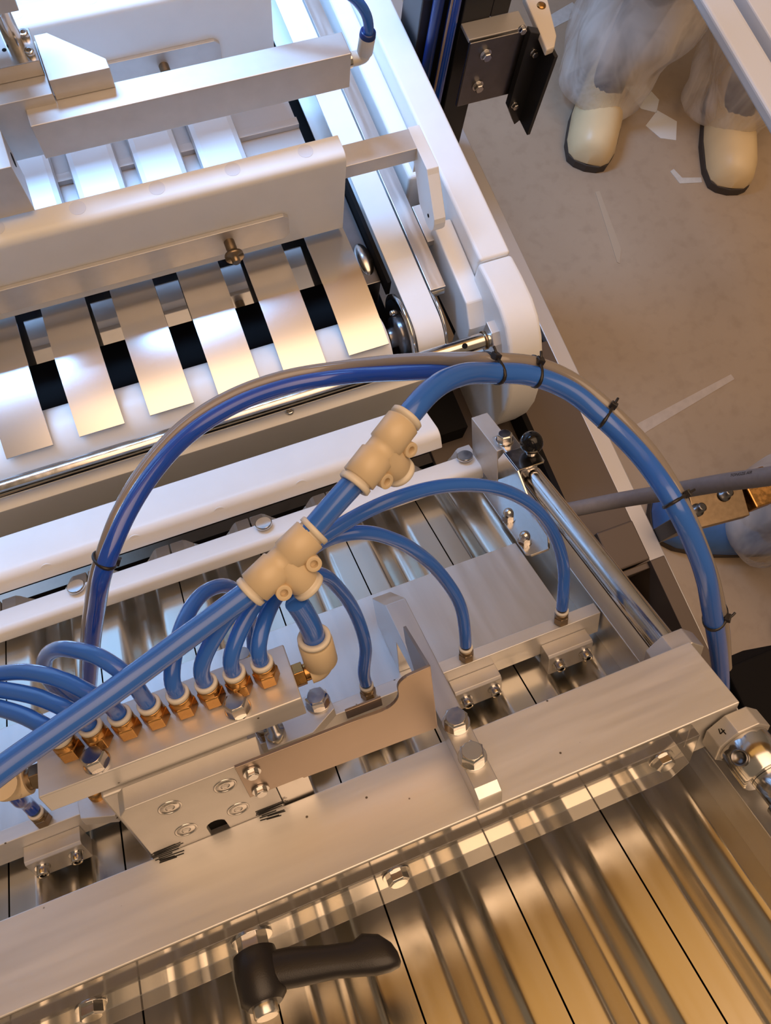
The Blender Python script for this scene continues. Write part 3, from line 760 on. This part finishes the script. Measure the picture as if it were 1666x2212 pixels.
# dark filler boxes, base rail
solo('dark_void_pan', MB().box(-330, 322, 300, 1150, -1010, -950), VOID, FW, (0, 700, -1010), 'black filler pan for the dark voids below the discharge conveyor', 'pan')  # added near-black fill, standing in for shade between the fingers
solo('dark_gap_fill', MB().box(396, 500, 250, 1300, -1060, -1003), VOID, FW, (440, 700, -1040), 'black filler box for the dark gap beside the white side frame', 'beam', bev=2)  # shade between nose and base rail, built as a black box
solo('base_rail', MB().box(503.5, 528, -420, 1300, -1045, -1000), RAILTAN, FW, (515, 400, -1045), 'long pale base rail running along the floor side of the machine', 'rail', bev=1.5)
solo('rail_lip', MB().box(528.2, 536, -420, 1300, -1060, -1030), DPOST, FW, (532, 400, -1060), 'dark lip below the outer edge of the pale base rail', 'lip', bev=0.5)
ps = Thing('bracket_post', 'charcoal post with angle bracket and bolts beside the white frame', 'post', FW, (467, 730, -1350))
ps.part('post', MB().box(447, 487, 731, 790, -1349.9, -380), DPOST, 1.5)
ps.part('angle_plate', MB().box(447, 526, 699, 703.8, -839, -739), STEELD, 1.0)
ps.part('top_flange', MB().box(447, 526, 704, 730.8, -743, -738), RAILTAN, 0.8)
ps.part('strut', MB().prism([(522, -731), (545, -740), (553, -770), (552, -880), (543, -888), (524, -853)], 'y', 688, 698.8), DPOST, 0.8)
ps.part('strut_edge', MB().box(548, 553, 660, 698, -880, -748), DPOST, 0.5)
for x, z in ((472, -760), (472, -809)): bolt(ps, (x, 699, z), (0, -1, 0), 6.4, 6.5, wr=8.0)
for x, z in ((536, -763), (532, -848), (507, -722)): bolt(ps, (x, 688, z), (0, -1, 0), 4.6, 5, wr=5.4)
iv = MB().prism([(541, 750), (570, 742), (556, 680), (546, 664), (534, 662), (537, 694)], 'z', -746, -736)
ivt = Thing('ivory_end_cover', 'ivory rounded end cover with brass screw beside the charcoal post', 'cover', FW, (550, 700, -746))
ivt.part('cover', iv, IVORY, 2.0)
ivt.part('screw', MB().lathe((556, 728, -736), (0, 0, 1), [(0, 6), (1.2, 5.6), (1.8, 3)], 20), BRASS)
ps.part('post_cheek', MB().box(487.2, 512, 731, 760, -739, -380), DPOST, 1.0)
ps.part('cable_duct', MB().box(394, 446.5, 740, 792, -1349.9, -380), DPOST, 1.5)
def cab(pts, r, m, label): return solo('hanging_cable', MB().tube(pts, r, 12, 20), m, FW, pts[-1], label, 'cable', 'cables beside the post')
cab([(414, 730, -380), (413, 730, -560), (410, 730, -720), (408, 730, -860), (406, 725, -1000)], 7, NAVY, 'navy cable hanging left of the charcoal post')
cab([(433, 729, -380), (433, 729, -560), (432, 729, -720), (431, 729, -860), (428, 725, -1000)], 7.5, BLUE2, 'bright blue cable hanging closest to the charcoal post')
cab([(423, 720, -380), (424, 720, -560), (422, 720, -720), (421, 721, -860), (418, 722, -1000)], 1.6, WIRE, 'thin pinkish wire between the two blue cables')
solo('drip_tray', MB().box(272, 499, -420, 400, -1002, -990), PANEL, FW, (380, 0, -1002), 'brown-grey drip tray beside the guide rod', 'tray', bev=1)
solo('tray_divider', MB().box(396, 404, -60, 400, -989.9, -945), VOID, FW, (400, 100, -990), 'dark upright strip standing on the drip tray', 'strip', bev=0.5)

# feed side: skirt sheet, boxes, rail plates right of the guide rod
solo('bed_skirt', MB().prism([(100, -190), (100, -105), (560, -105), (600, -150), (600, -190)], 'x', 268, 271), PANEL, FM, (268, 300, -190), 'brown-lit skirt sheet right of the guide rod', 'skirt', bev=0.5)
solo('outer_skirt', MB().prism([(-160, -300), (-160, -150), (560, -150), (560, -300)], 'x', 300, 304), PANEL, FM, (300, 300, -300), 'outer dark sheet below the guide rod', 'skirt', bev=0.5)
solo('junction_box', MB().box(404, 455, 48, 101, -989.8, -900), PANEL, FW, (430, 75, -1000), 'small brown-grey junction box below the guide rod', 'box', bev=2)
ch = Thing('channel_bracket', 'brown-grey channel bracket on the base rail behind the beam end', 'bracket', FW, (470, 0, -1000))
ch.part('wall', MB().box(452, 472, -160, 46, -989.8, -897), PANEL, 1.0)
ch.part('end_wall', MB().box(404, 452, 38, 46, -989.8, -905), PANEL, 1.0)
ch.part('shaft_end', MB().cyl((405, 5, -950), (440, 5, -950), 10), STEEL)
solo('dark_base_fill', MB().box(-330, 380, -420, 300, -1349, -1060), VOID, FW, (0, 0, -1349), 'black filler box for the darkness under the feed bed', 'cabinet', bev=2)  # added black body, keeps the space below the plates dark
solo('control_box', MB().box(537, 640, -560, -116, -1120, -1000), VOID, FW, (590, -330, -1120), 'black control box fixed outside the base rail near the beam end', 'box', bev=3)

cn = Thing('clamp_bracket', 'brass-toned clamp bracket with two dark bolts behind the blue hose', 'bracket', FW, (575, 80, -930))
cn.part('plate', MB().prism([(531, 62), (604, 55), (612, 92), (540, 108)], 'z', -915, -900), BRONZE, 1.0)
for x, y in ((540, 84), (583, 90)):
    cn.part('bolt', MB().lathe((x, y, -900), (0.2, 0.05, 1), [(0, 8.5), (3, 8.5), (3, 6), (12, 6), (13, 4)], 20), STEELD)
cn.part('valve_block', MB().box(614, 650, 60, 108, -925, -895), BRASS, 2.0)
cn.part('support_arm', MB().box(528.5, 640, 70, 90, -1010, -915), DPOST, 1.0)

# pale neighbouring conveyor, upper right
nb = Thing('neighbour_conveyor', 'pale blurred edge of a neighbouring conveyor in the upper right corner', 'conveyor', FW, (780, 700, -725))
nb.part('edge_rail', MB().box(731, 769.5, 250, 1440, -716, -700), COAT_WHITE, 4, seg=3)
nb.part('inner_rail', MB().box(770, 783, 250, 1440, -722, -712), COAT_WHITE, 2)
nb.part('bed', MB().box(793, 850, 250, 1440, -725, -705), COAT_WHITE, 2)
TUBES = {
 'A': [(-46.2, 259.0, 92.0), (-46.0, 259.0, 104.0), (-27.2, 266.2, 127.0), (6.3, 281.5, 136.0), (45.0, 297.2, 135.0), (63.6, 304.2, 133.0), (88.2, 309.9, 130.0), (119.7, 316.6, 120.0), (151.2, 318.5, 104.0), (178.0, 319.1, 78.0), (197.4, 316.9, 42.0), (204.7, 311.0, 5.0), (202.5, 305.5, -22.0), (202.5, 305.5, -32.0)],
 'B': [(-30.6, 259.0, 92.0), (-30.0, 259.0, 104.0), (-13.8, 272.2, 120.0), (14.1, 289.9, 125.0), (45.4, 305.6, 121.0), (62.1, 306.6, 116.0), (81.1, 307.5, 100.0), (97.7, 308.4, 76.0), (112.4, 309.9, 44.0), (122.2, 308.6, 10.0), (123.2, 305.5, -22.0), (123.2, 305.5, -32.0)],
 'C': [(-15.0, 259.0, 92.0), (-14.5, 259.5, 104.0), (1.3, 280.6, 114.0), (18.1, 294.5, 112.0), (32.0, 302.7, 98.0), (42.7, 309.0, 70.0), (49.5, 310.7, 38.0), (50.5, 308.0, 4.0), (45.0, 305.5, -22.0), (45.0, 305.5, -32.0)],
 'D': [(-61.8, 259.0, 92.0), (-61.5, 259.5, 104.0), (-47.8, 283.1, 118.0), (-36.5, 302.1, 114.0), (-23.5, 317.7, 100.0), (-16.7, 326.4, 80.0), (-15.6, 335.4, 45.0), (-20.4, 344.1, 8.0), (-33.3, 305.5, -22.0), (-33.3, 305.5, -32.0)],
 'E': [(-77.4, 259.0, 92.0), (-78.0, 259.5, 102.0), (-79.3, 259.7, 122.0), (-87.8, 269.9, 128.0), (-105.7, 288.2, 124.0), (-121.5, 305.0, 108.0), (-133.4, 316.5, 86.0), (-139.1, 324.8, 58.0), (-137.8, 332.4, 24.0), (-111.6, 305.5, -22.0), (-111.6, 305.5, -32.0)],
 'F': [(-93.0, 259.0, 92.0), (-94.0, 260.0, 101.0), (-95.8, 256.6, 116.0), (-108.5, 269.9, 120.0), (-130.6, 289.8, 116.0), (-148.4, 302.6, 108.0), (-182.1, 325.8, 85.0), (-224.2, 346.5, 40.0)],
 'G': [(-108.6, 259.0, 92.0), (-110.0, 260.0, 101.0), (-109.8, 256.2, 113.0), (-122.7, 269.4, 114.0), (-148.5, 291.7, 108.0), (-178.4, 316.0, 92.0), (-224.9, 351.1, 50.0)],
 'H': [(-124.2, 259.0, 92.0), (-126.0, 260.0, 101.0), (-121.7, 252.1, 110.0), (-133.8, 266.0, 110.0), (-149.4, 281.3, 106.0), (-179.2, 308.0, 90.0), (-224.7, 347.4, 50.0)],
 'I': [(-190.0, 305.5, -32.0), (-190.0, 305.5, -22.0), (-185.3, 295.1, 0.0), (-184.0, 293.5, 20.0), (-192.2, 301.9, 35.0)],
 'main': [(-159.2, 209.9, 136.6), (-137.0, 223.3, 134.0), (-112.9, 235.7, 130.8), (-83.9, 248.3, 129.0), (-45.7, 259.0, 134.9), (-5.4, 268.0, 143.7)],
 'link': [(24.0, 275.7, 155.8), (45.4, 281.5, 168.2), (66.6, 287.3, 179.2)],
 'riser': [(16.0, 261.0, 96.0), (16.0, 261.0, 106.0), (14.5, 262.0, 118.0), (12.4, 262.6, 128.8)],
 'arc': [(92.5, 299.7, 190.6), (98.0, 302.1, 192.9), (115.0, 314.4, 193.6), (137.8, 329.8, 185.9), (164.6, 343.1, 170.1), (192.7, 344.7, 157.4), (216.5, 334.6, 142.2), (229.8, 319.4, 127.8), (238.9, 290.4, 116.0), (240.4, 257.1, 105.2), (252.4, 239.4, 69.7), (272.4, 233.5, 5.0), (299.7, 236.5, -77.4), (335.8, 246.0, -201.0), (366.4, 249.2, -360.5)],
 'T2': [(310.1, 244.7, -95.2), (284.2, 242.1, -12.0), (263.7, 249.4, 53.9), (253.3, 270.1, 89.9), (252.1, 304.8, 102.2), (241.5, 333.5, 116.1), (227.3, 348.9, 131.8), (202.7, 359.8, 147.7), (173.8, 362.1, 158.3), (153.8, 375.2, 156.1), (130.1, 396.3, 149.5), (99.7, 423.8, 140.3), (62.9, 433.3, 140.4), (23.3, 425.8, 144.4), (-10.4, 412.1, 144.0), (-38.2, 388.8, 142.6), (-62.3, 365.1, 134.8), (-81.1, 347.9, 120.5), (-103.0, 353.3, 77.6), (-124.8, 364.0, 25.9), (-140.9, 370.8, -14.0), (-151.0, 375.8, -40.1)],
 'grey': [(308.9, 239.1, -86.8), (282.7, 236.1, -4.0), (259.9, 242.3, 63.0), (248.5, 262.6, 101.3), (248.2, 297.6, 113.9), (239.2, 327.3, 126.5), (224.9, 343.3, 141.4), (200.1, 352.7, 158.5), (170.3, 356.0, 169.9), (150.6, 381.7, 161.6), (128.1, 407.2, 152.6), (96.7, 433.9, 142.3), (59.4, 443.1, 142.0), (19.4, 436.7, 144.2), (-15.0, 422.4, 142.9), (-43.8, 400.3, 138.3), (-67.6, 375.7, 129.6), (-86.2, 356.9, 113.7), (-108.5, 361.9, 70.5), (-130.1, 372.1, 18.3), (-147.0, 376.3, -24.4)],
 'cable': [(285.2, 436.5, -84.7), (321.2, 414.6, -68.6), (343.2, 377.4, -35.6), (357.1, 335.5, 5.0), (368.1, 303.9, 33.7), (378.1, 280.8, 56.3)],
}

# ------------------------------------------------------------------ air hoses
def hose(key, r, m, label, name='air_tube', cat='tube', group=None):
    p = TUBES[key]
    return solo(name, MB().tube(p, r, 18, 3.5), m, FM, p[0], label, cat, group)
GR = 'small blue air tubes on the manifold'
hose('A', 4.4, BLUE, 'blue air tube arching farthest right to the end fitting of the nozzle bar', group=GR)
hose('B', 4.4, BLUE, 'blue air tube arching to the fitting right of the locating arm', group=GR)
hose('C', 4.4, BLUE, 'blue air tube arching to the fitting left of the locating arm', group=GR)
hose('D', 4.4, BLUE, 'blue air tube looping up from the fourth manifold fitting from the right', group=GR)
hose('E', 4.4, BLUE, 'blue air tube curling back in a tight loop left of the manifold', group=GR)
hose('F', 4.4, BLUE, 'blue air tube leaving left, uppermost of the three at the left edge', group=GR)
hose('G', 4.4, BLUE, 'blue air tube leaving left, middle one of three at the left edge', group=GR)
hose('H', 4.4, BLUE, 'blue air tube leaving left, lowest of the three at the left edge', group=GR)
hose('I', 4.4, BLUE2, 'short blue tube in the fitting below the manifold corner', group=GR)
hose('main', 6.3, BLUE, 'thick blue supply tube crossing over the brass fittings to the near tee')
hose('link', 6.2, BLUE, 'short thick blue tube joining the two cream tees')
hose('riser', 6.2, BLUE, 'thick blue tube rising from the manifold elbow into the near tee')
hose('arc', 6.4, BLUE, 'thick blue tube arching right from the far tee and down past the beam end')
hose('T2', 5.4, BLUE2, 'deep blue tube making the great arch over the white bars')
hose('grey', 4.6, GREYT, 'smoke grey tube following the deep blue arch')
hose('cable', 7.2, CABLE, 'grey rubber hose with faded print crossing the floor gap at right', 'rubber_hose', 'hose')
tt_ = [(264.2, 598.2, -596), (264.6, 597.6, -588), (262, 600, -572), (252, 606, -558), (236, 614, -550), (214, 624, -547), (180, 640, -552), (150, 655, -560)]
solo('air_tube', MB().tube(tt_, 5.0, 18, 3.0), BLUE, FW, tt_[0], 'blue air tube curving up from the elbow of the silver air bar', 'tube')

def txt(body, size, F, loc, xdir, ydir, name, m, parent=None):
    cu = bpy.data.curves.new(name, 'FONT'); cu.body = body; cu.size = size * MM; cu.align_x = 'CENTER'; cu.extrude = 0.00001
    o = bpy.data.objects.new(name, cu); COL.objects.link(o)
    dg = bpy.context.evaluated_depsgraph_get(); me = bpy.data.meshes.new_from_object(o.evaluated_get(dg))
    bpy.data.objects.remove(o); o = bpy.data.objects.new(name, me); COL.objects.link(o)
    x = Vector(xdir).normalized(); z = x.cross(Vector(ydir)).normalized(); y = z.cross(x)
    M = Matrix(((x.x, y.x, z.x, loc[0] * MM), (x.y, y.y, z.y, loc[1] * MM), (x.z, y.z, z.z, loc[2] * MM), (0, 0, 0, 1)))
    o.data.materials.clear(); o.data.materials.append(m)
    if parent: o.parent = parent; o.matrix_local = parent.matrix_world.inverted() @ F @ M
    else: o.matrix_world = F @ M
    return o

# push-in tees
def tee(a, b, c, name_label):
    a, b, c = Vector(a), Vector(b), Vector(c)
    t = Thing('tee_fitting', name_label, 'fitting', FM, (a + b) / 2, 'cream push-in tees')
    d = (b - a).normalized(); L = (b - a).length; mid = (a + b) / 2
    body = MB()
    body.lathe(a, d, [(0, 8.6), (0.4, 9.4), (L * 0.40, 9.4), (L * 0.42, 8.2), (L * 0.58, 8.2), (L * 0.60, 9.4), (L - 0.4, 9.4), (L, 8.6)], 36)
    dc = (c - mid); dc = (dc - d * dc.dot(d)).normalized()
    body.lathe(mid, dc, [(0, 8.4), (9, 8.6), (17, 8.6), (18, 7.8)], 32)
    up = d.cross(dc).normalized()
    if (up - Vector((0, 0, 1))).length > (-up - Vector((0, 0, 1))).length: up = -up
    t.part('body', body, CREAM)
    # mounting eyes on the branch side
    for s in (-1, 1):
        o = mid + dc * 10.5 + d * (s * 10.5)
        t.part('mounting_eye', MB().lathe(o - up * 5.2, up, [(0, 2.0), (0, 4.4), (12.6, 4.2), (12.6, 2.1), (8, 2.0)], 22, True, False), CREAM, 0.2)
        t.part('web', MB().lathe(o - up * 4.0, up, [(0, 3.6), (8.0, 3.6)], 12), CREAM)
    for p, q in ((a, -d), (b, d), (mid + dc * 17.8, dc)):
        t.part('release_ring', MB().lathe(p, q, [(-0.3, 7.6), (1.2, 7.6), (1.3, 9.0), (3.8, 9.0), (4.4, 8.2), (4.4, 6.5), (1.6, 6.4)], 32, True, False), CREAMW)
    return t
tee((-5.5, 268, 143.6), (30, 277.6, 157.8), (12.5, 262, 128), 'cream push-in tee nearest to the brass fittings')
tee((61.5, 285, 176.8), (93.5, 300, 191.2), (84, 290, 150), 'cream push-in tee farther up the thick blue tube')

# cable ties
def tie(p, q, r, t, label, head=True):
    """a strap around two neighbouring tubes centred p and q, t = run of the tubes"""
    p, q, t = Vector(p), Vector(q), Vector(t).normalized()
    e = (q - p); e = e - t * e.dot(t); L = e.length; e = e.normalized() if L > 0.1 else t.orthogonal().normalized(); n = t.cross(e)
    c = (p + q) / 2
    pts = []
    for k in range(20):
        a = 2 * math.pi * k / 20
        pts.append(c + e * ((L / 2 + r) * math.cos(a)) + n * (r * 1.04 * math.sin(a)))
    T = Thing('cable_tie', label, 'cable tie', FM, c, 'black cable ties')
    T.part('strap', MB().tube(pts, 1.15, 8, 3, True), BLACK)
    hd = c + n * (r + 1.2)
    b = MB().box(-2.6, 2.6, -2.2, 2.2, -1.8, 1.8)
    b.v = [hd + e * v.x + t * v.y + n * v.z for v in b.v]
    T.part('head', b, BLACK, 0.4)
    tail = MB().tube([hd, hd + n * 2 + e * 2, hd + n * 3.5 + e * 5], 0.9, 6, 2)
    T.part('tail', tail, BLACK)
tie((164.6, 343.1, 170.1), (171.5, 358, 166), 6.9, (28, 4, -14), 'black cable tie on the crest of the hose arch, left one of two')
tie((192.7, 344.7, 157.4), (201, 355.5, 154.5), 6.9, (26, -6, -14), 'black cable tie on the crest of the hose arch, right one of two')
tie((229.8, 319.4, 127.8), (240.3, 330, 122), 6.9, (18, -22, -13), 'black cable tie with a stub end where the hoses turn down over the floor')
tie((240.4, 257.1, 105.2), (250, 264.5, 97), 6.9, (6, -30, -20), 'black cable tie where the hoses cross the grey rubber hose')
tie((272.4, 233.5, 5.0), (283.4, 239, -8), 6.9, (22, -2, -70), 'black cable tie lowest on the hoses near the beam end')
tie((-81.1, 347.9, 120.5), (-86.2, 356.9, 113.7), 5.8, (-20, -10, -28), 'black cable tie on the left leg of the great arch')

# faded print on the rubber hose
hr = [o for o in COL.objects if o.name.startswith('rubber_hose')][0]
pth = resample([Vector(p) for p in TUBES['cable']], 3.5)
pa, pb_ = Vector((359, 330, 10)), Vector((367, 307, 31))
dd = (pb_ - pa).normalized(); toeye = (Vector((0, 0, 440)) - pa).normalized(); toeye = (toeye - dd * toeye.dot(dd)).normalized()
sidev = toeye.cross(dd)
nrm = (toeye * 0.86 + sidev * 0.5).normalized()
loc = (pa + pb_) / 2 + nrm * 7.35
txt('TONGZE AIR', 3.4, FM, loc, dd, nrm.cross(dd), 'print', INK, hr)

# ------------------------------------------------------------------ people
def lower_body(name, label, feet, facing, cuff_r, shoe_m, extra=None, wide=1.0):
    """feet: list of (toe xy, heel xy); a standing figure from the waist down"""
    ctr = sum((Vector((*h, 0)) for t_, h in feet), Vector()) / len(feet)
    T = Thing(name, label, 'person', FW, (ctr.x, ctr.y, -1350))
    back = Vector((facing[0], facing[1], 0)).normalized()          # horizontal direction away from the toes
    me = bpy.data.meshes.new('body'); verts = []; edges = []; rad = []
    hipc = ctr + back * 20 + Vector((0, 0, -1350 + 900))
    def V(p, r): verts.append(tuple((Vector(p) - T.base) * MM)); rad.append(r * MM); return len(verts) - 1
    pel = V(hipc, 120); waist = V(hipc + Vector((0, 0, 130)), 125); edges.append((pel, waist))
    legs = []
    for toe, heel in feet:
        h = Vector((*heel, 0)); tv = Vector((*toe, 0)); d = (tv - h).normalized()
        ank = tv - d * 195 + Vector((0, 0, -1350 + 95)); side = (h - ctr); 
        hip = hipc + Vector((side.x, side.y, 0)) * 0.55 + Vector((0, 0, -50))
        knee = ank.lerp(hip, 0.52) + d * 30
        i1 = V(hip, 88); i2 = V(hip.lerp(knee, 0.5), 74); i3 = V(knee, 58); i4 = V(knee.lerp(ank, 0.4), 54); i5 = V(ank, 38); i6 = V(ank + d * 90 + Vector((0, 0, -55)), 34)
        edges += [(pel, i1), (i1, i2), (i2, i3), (i3, i4), (i4, i5), (i5, i6)]
        legs.append((hip, knee, ank, d, tv, h))
    me.from_pydata(verts, edges, []); bo = bpy.data.objects.new('body', me); COL.objects.link(bo); bo.parent = T.root
    sk = bo.modifiers.new('skin', 'SKIN'); bpy.context.view_layer.update()
    for i, sv in enumerate(me.skin_vertices[0].data): sv.radius = (rad[i], rad[i]); sv.use_root = (i == 0)
    ss = bo.modifiers.new('sub', 'SUBSURF'); ss.levels = 1; ss.render_levels = 2
    me.materials.append(SKIN)
    for li, (hip, knee, ank, d, tv, h) in enumerate(legs):
        # overall leg: gathered film tube
        b = MB(); n = 40; rows = 46; path = resample([ank + Vector((0, 0, -72)), ank + Vector((0, 0, -20)), ank + Vector((0, 0, 60)) - d * 15, knee, hip, hip + Vector((0, 0, 160))], 20)
        rows = len(path)
        for i, p in enumerate(path):
            s = i / (rows - 1)
            r = cuff_r * (0.86 + 0.30 * min(1, s * 5)) * (1.0 + 0.10 * s)
            if i == 0: r *= 0.86
            for k in range(n):
                a = 2 * math.pi * k / n
                w = noise.noise(Vector((math.cos(a) * 1.1 + li * 7, math.sin(a) * 1.1, s * 6))) * 0.26 + noise.noise(Vector((math.cos(a) * 4 + li * 3, math.sin(a) * 4, s * 10 + 5))) * 0.03
                w += 0.05 * math.sin(s * 60 + 3 * a) * max(0, 1 - s * 4)
                b.v.append(p + Vector((math.cos(a), math.sin(a), 0)) * r * (1 + w))
        for i in range(rows - 1):
            for k in range(n):
                k2 = (k + 1) % n; b.f.append([i * n + k, i * n + k2, (i + 1) * n + k2, (i + 1) * n + k]); b.s.append(True)
        T.part('overall_leg', b, FILM)
        # shoe
        L = (tv - h).length; sdv = Vector((-d.y, d.x, 0))
        b = MB(); st = [(-2, .02, 12), (3, 28, 36), (16, 42, 52), (45, 50, 60), (80, 51, 64), (115, 52, 66), (150, 49, 72), (190, 44, 84), (230, 38, 96), (262, 30, 92), (276, 18, 80), (281, .5, 60)]
        n = 22
        for s, hw, hh in st:
            c0 = tv - d * s * (L / 280)
            for k in range(n):
                a = math.pi * 2 * k / n
                ca = math.copysign(abs(math.cos(a)) ** 0.75, math.cos(a)); sa = math.sin(a)
                z = hh * (abs(sa) ** 0.8) if sa > 0 else -6 * abs(sa) ** 0.3 * (1 if hw > 1 else 0)
                b.v.append(c0 + sdv * hw * 1.06 * wide * ca * (1 - 0.22 * max(sa, 0)) + Vector((0, 0, -1350 + 22 + z)))
        for i in range(len(st) - 1):
            for k in range(n):
                k2 = (k + 1) % n; b.f.append([i * n + k, (i + 1) * n + k, (i + 1) * n + k2, i * n + k2]); b.s.append(True)
        sho = T.part('shoe', b, shoe_m)
        sb_ = MB(); out = []
        for s, hw in [(-4, .1), (0, 24), (10, 40), (45, 51), (80, 53), (115, 54), (150, 50), (190, 45), (240, 37), (268, 26), (283, .1)]:
            out.append((s, hw))
        ring = [tv - d * s * (L / 280) + sdv * hw * 1.05 * wide for s, hw in out] + [tv - d * s * (L / 280) - sdv * hw * 1.05 * wide for s, hw in out[::-1][1:-1]]
        sb_.prism([(p.x, p.y) for p in ring], 'z', -1349.9, -1331)
        T.part('sole', sb_, SOLE, 1.5, sho)
        if extra: T.part('ankle_sock', MB().lathe(ank + Vector((0, 0, -60)), (0, 0, 1), [(0, 46), (50, 44), (110, 50)], 24), BROWN)
    return T
lower_body('person', 'person in translucent overalls and cream shoes standing on the floor beyond the machine',
           [((925, 893), (1085, 1123)), ((1205, 745), (1320, 1000))], (0.5, 0.86), 108, SHOE)
lower_body('person', 'person at the right edge wearing blue shoe covers and pale overalls',
           [((715, 150), (965, 20)), ((835, -170), (1110, -150))], (1.0, -0.2), 90, BLUECLOTH, True, 1.2)

# tape and scraps on the floor
def flat(name, pts, m, label, cat, group=None):
    return solo(name, MB().prism(pts, 'z', -1349.9, -1349.0), m, FW, (*pts[0], -1350), label, cat, group)
flat('floor_tape', [(985, 1290), (1095, 1325), (1105, 1290), (1000, 1262)], TAPE, 'pale strip of floor tape behind the charcoal post', 'tape')
flat('floor_tape', [(1110, 835), (1120, 838), (1128, 812), (1170, 800), (1166, 788), (1116, 800)], TAPE, 'bent scrap of white tape between the cream shoes', 'tape')
flat('paper_scrap', [(1112, 1070), (1160, 1060), (1172, 1015), (1150, 985), (1120, 1005)], PAPER, 'white scrap on the floor beside the left shoe cuff', 'scrap')
flat('paper_scrap', [(1110, 960), (1155, 990), (1185, 950), (1160, 905), (1128, 920)], PAPER, 'white scrap lying in the middle between both legs', 'scrap')
flat('chalk_streak', [(765, 322), (1010, 358), (1012, 346), (775, 300)], STREAK, 'long worn pale streak on the floor right of the hose arch', 'streak')
flat('chalk_streak', [(925, 835), (935, 835), (918, 690), (900, 660), (896, 664)], SCUFF, 'faint scuff line on the floor below the left cream shoe', 'streak')
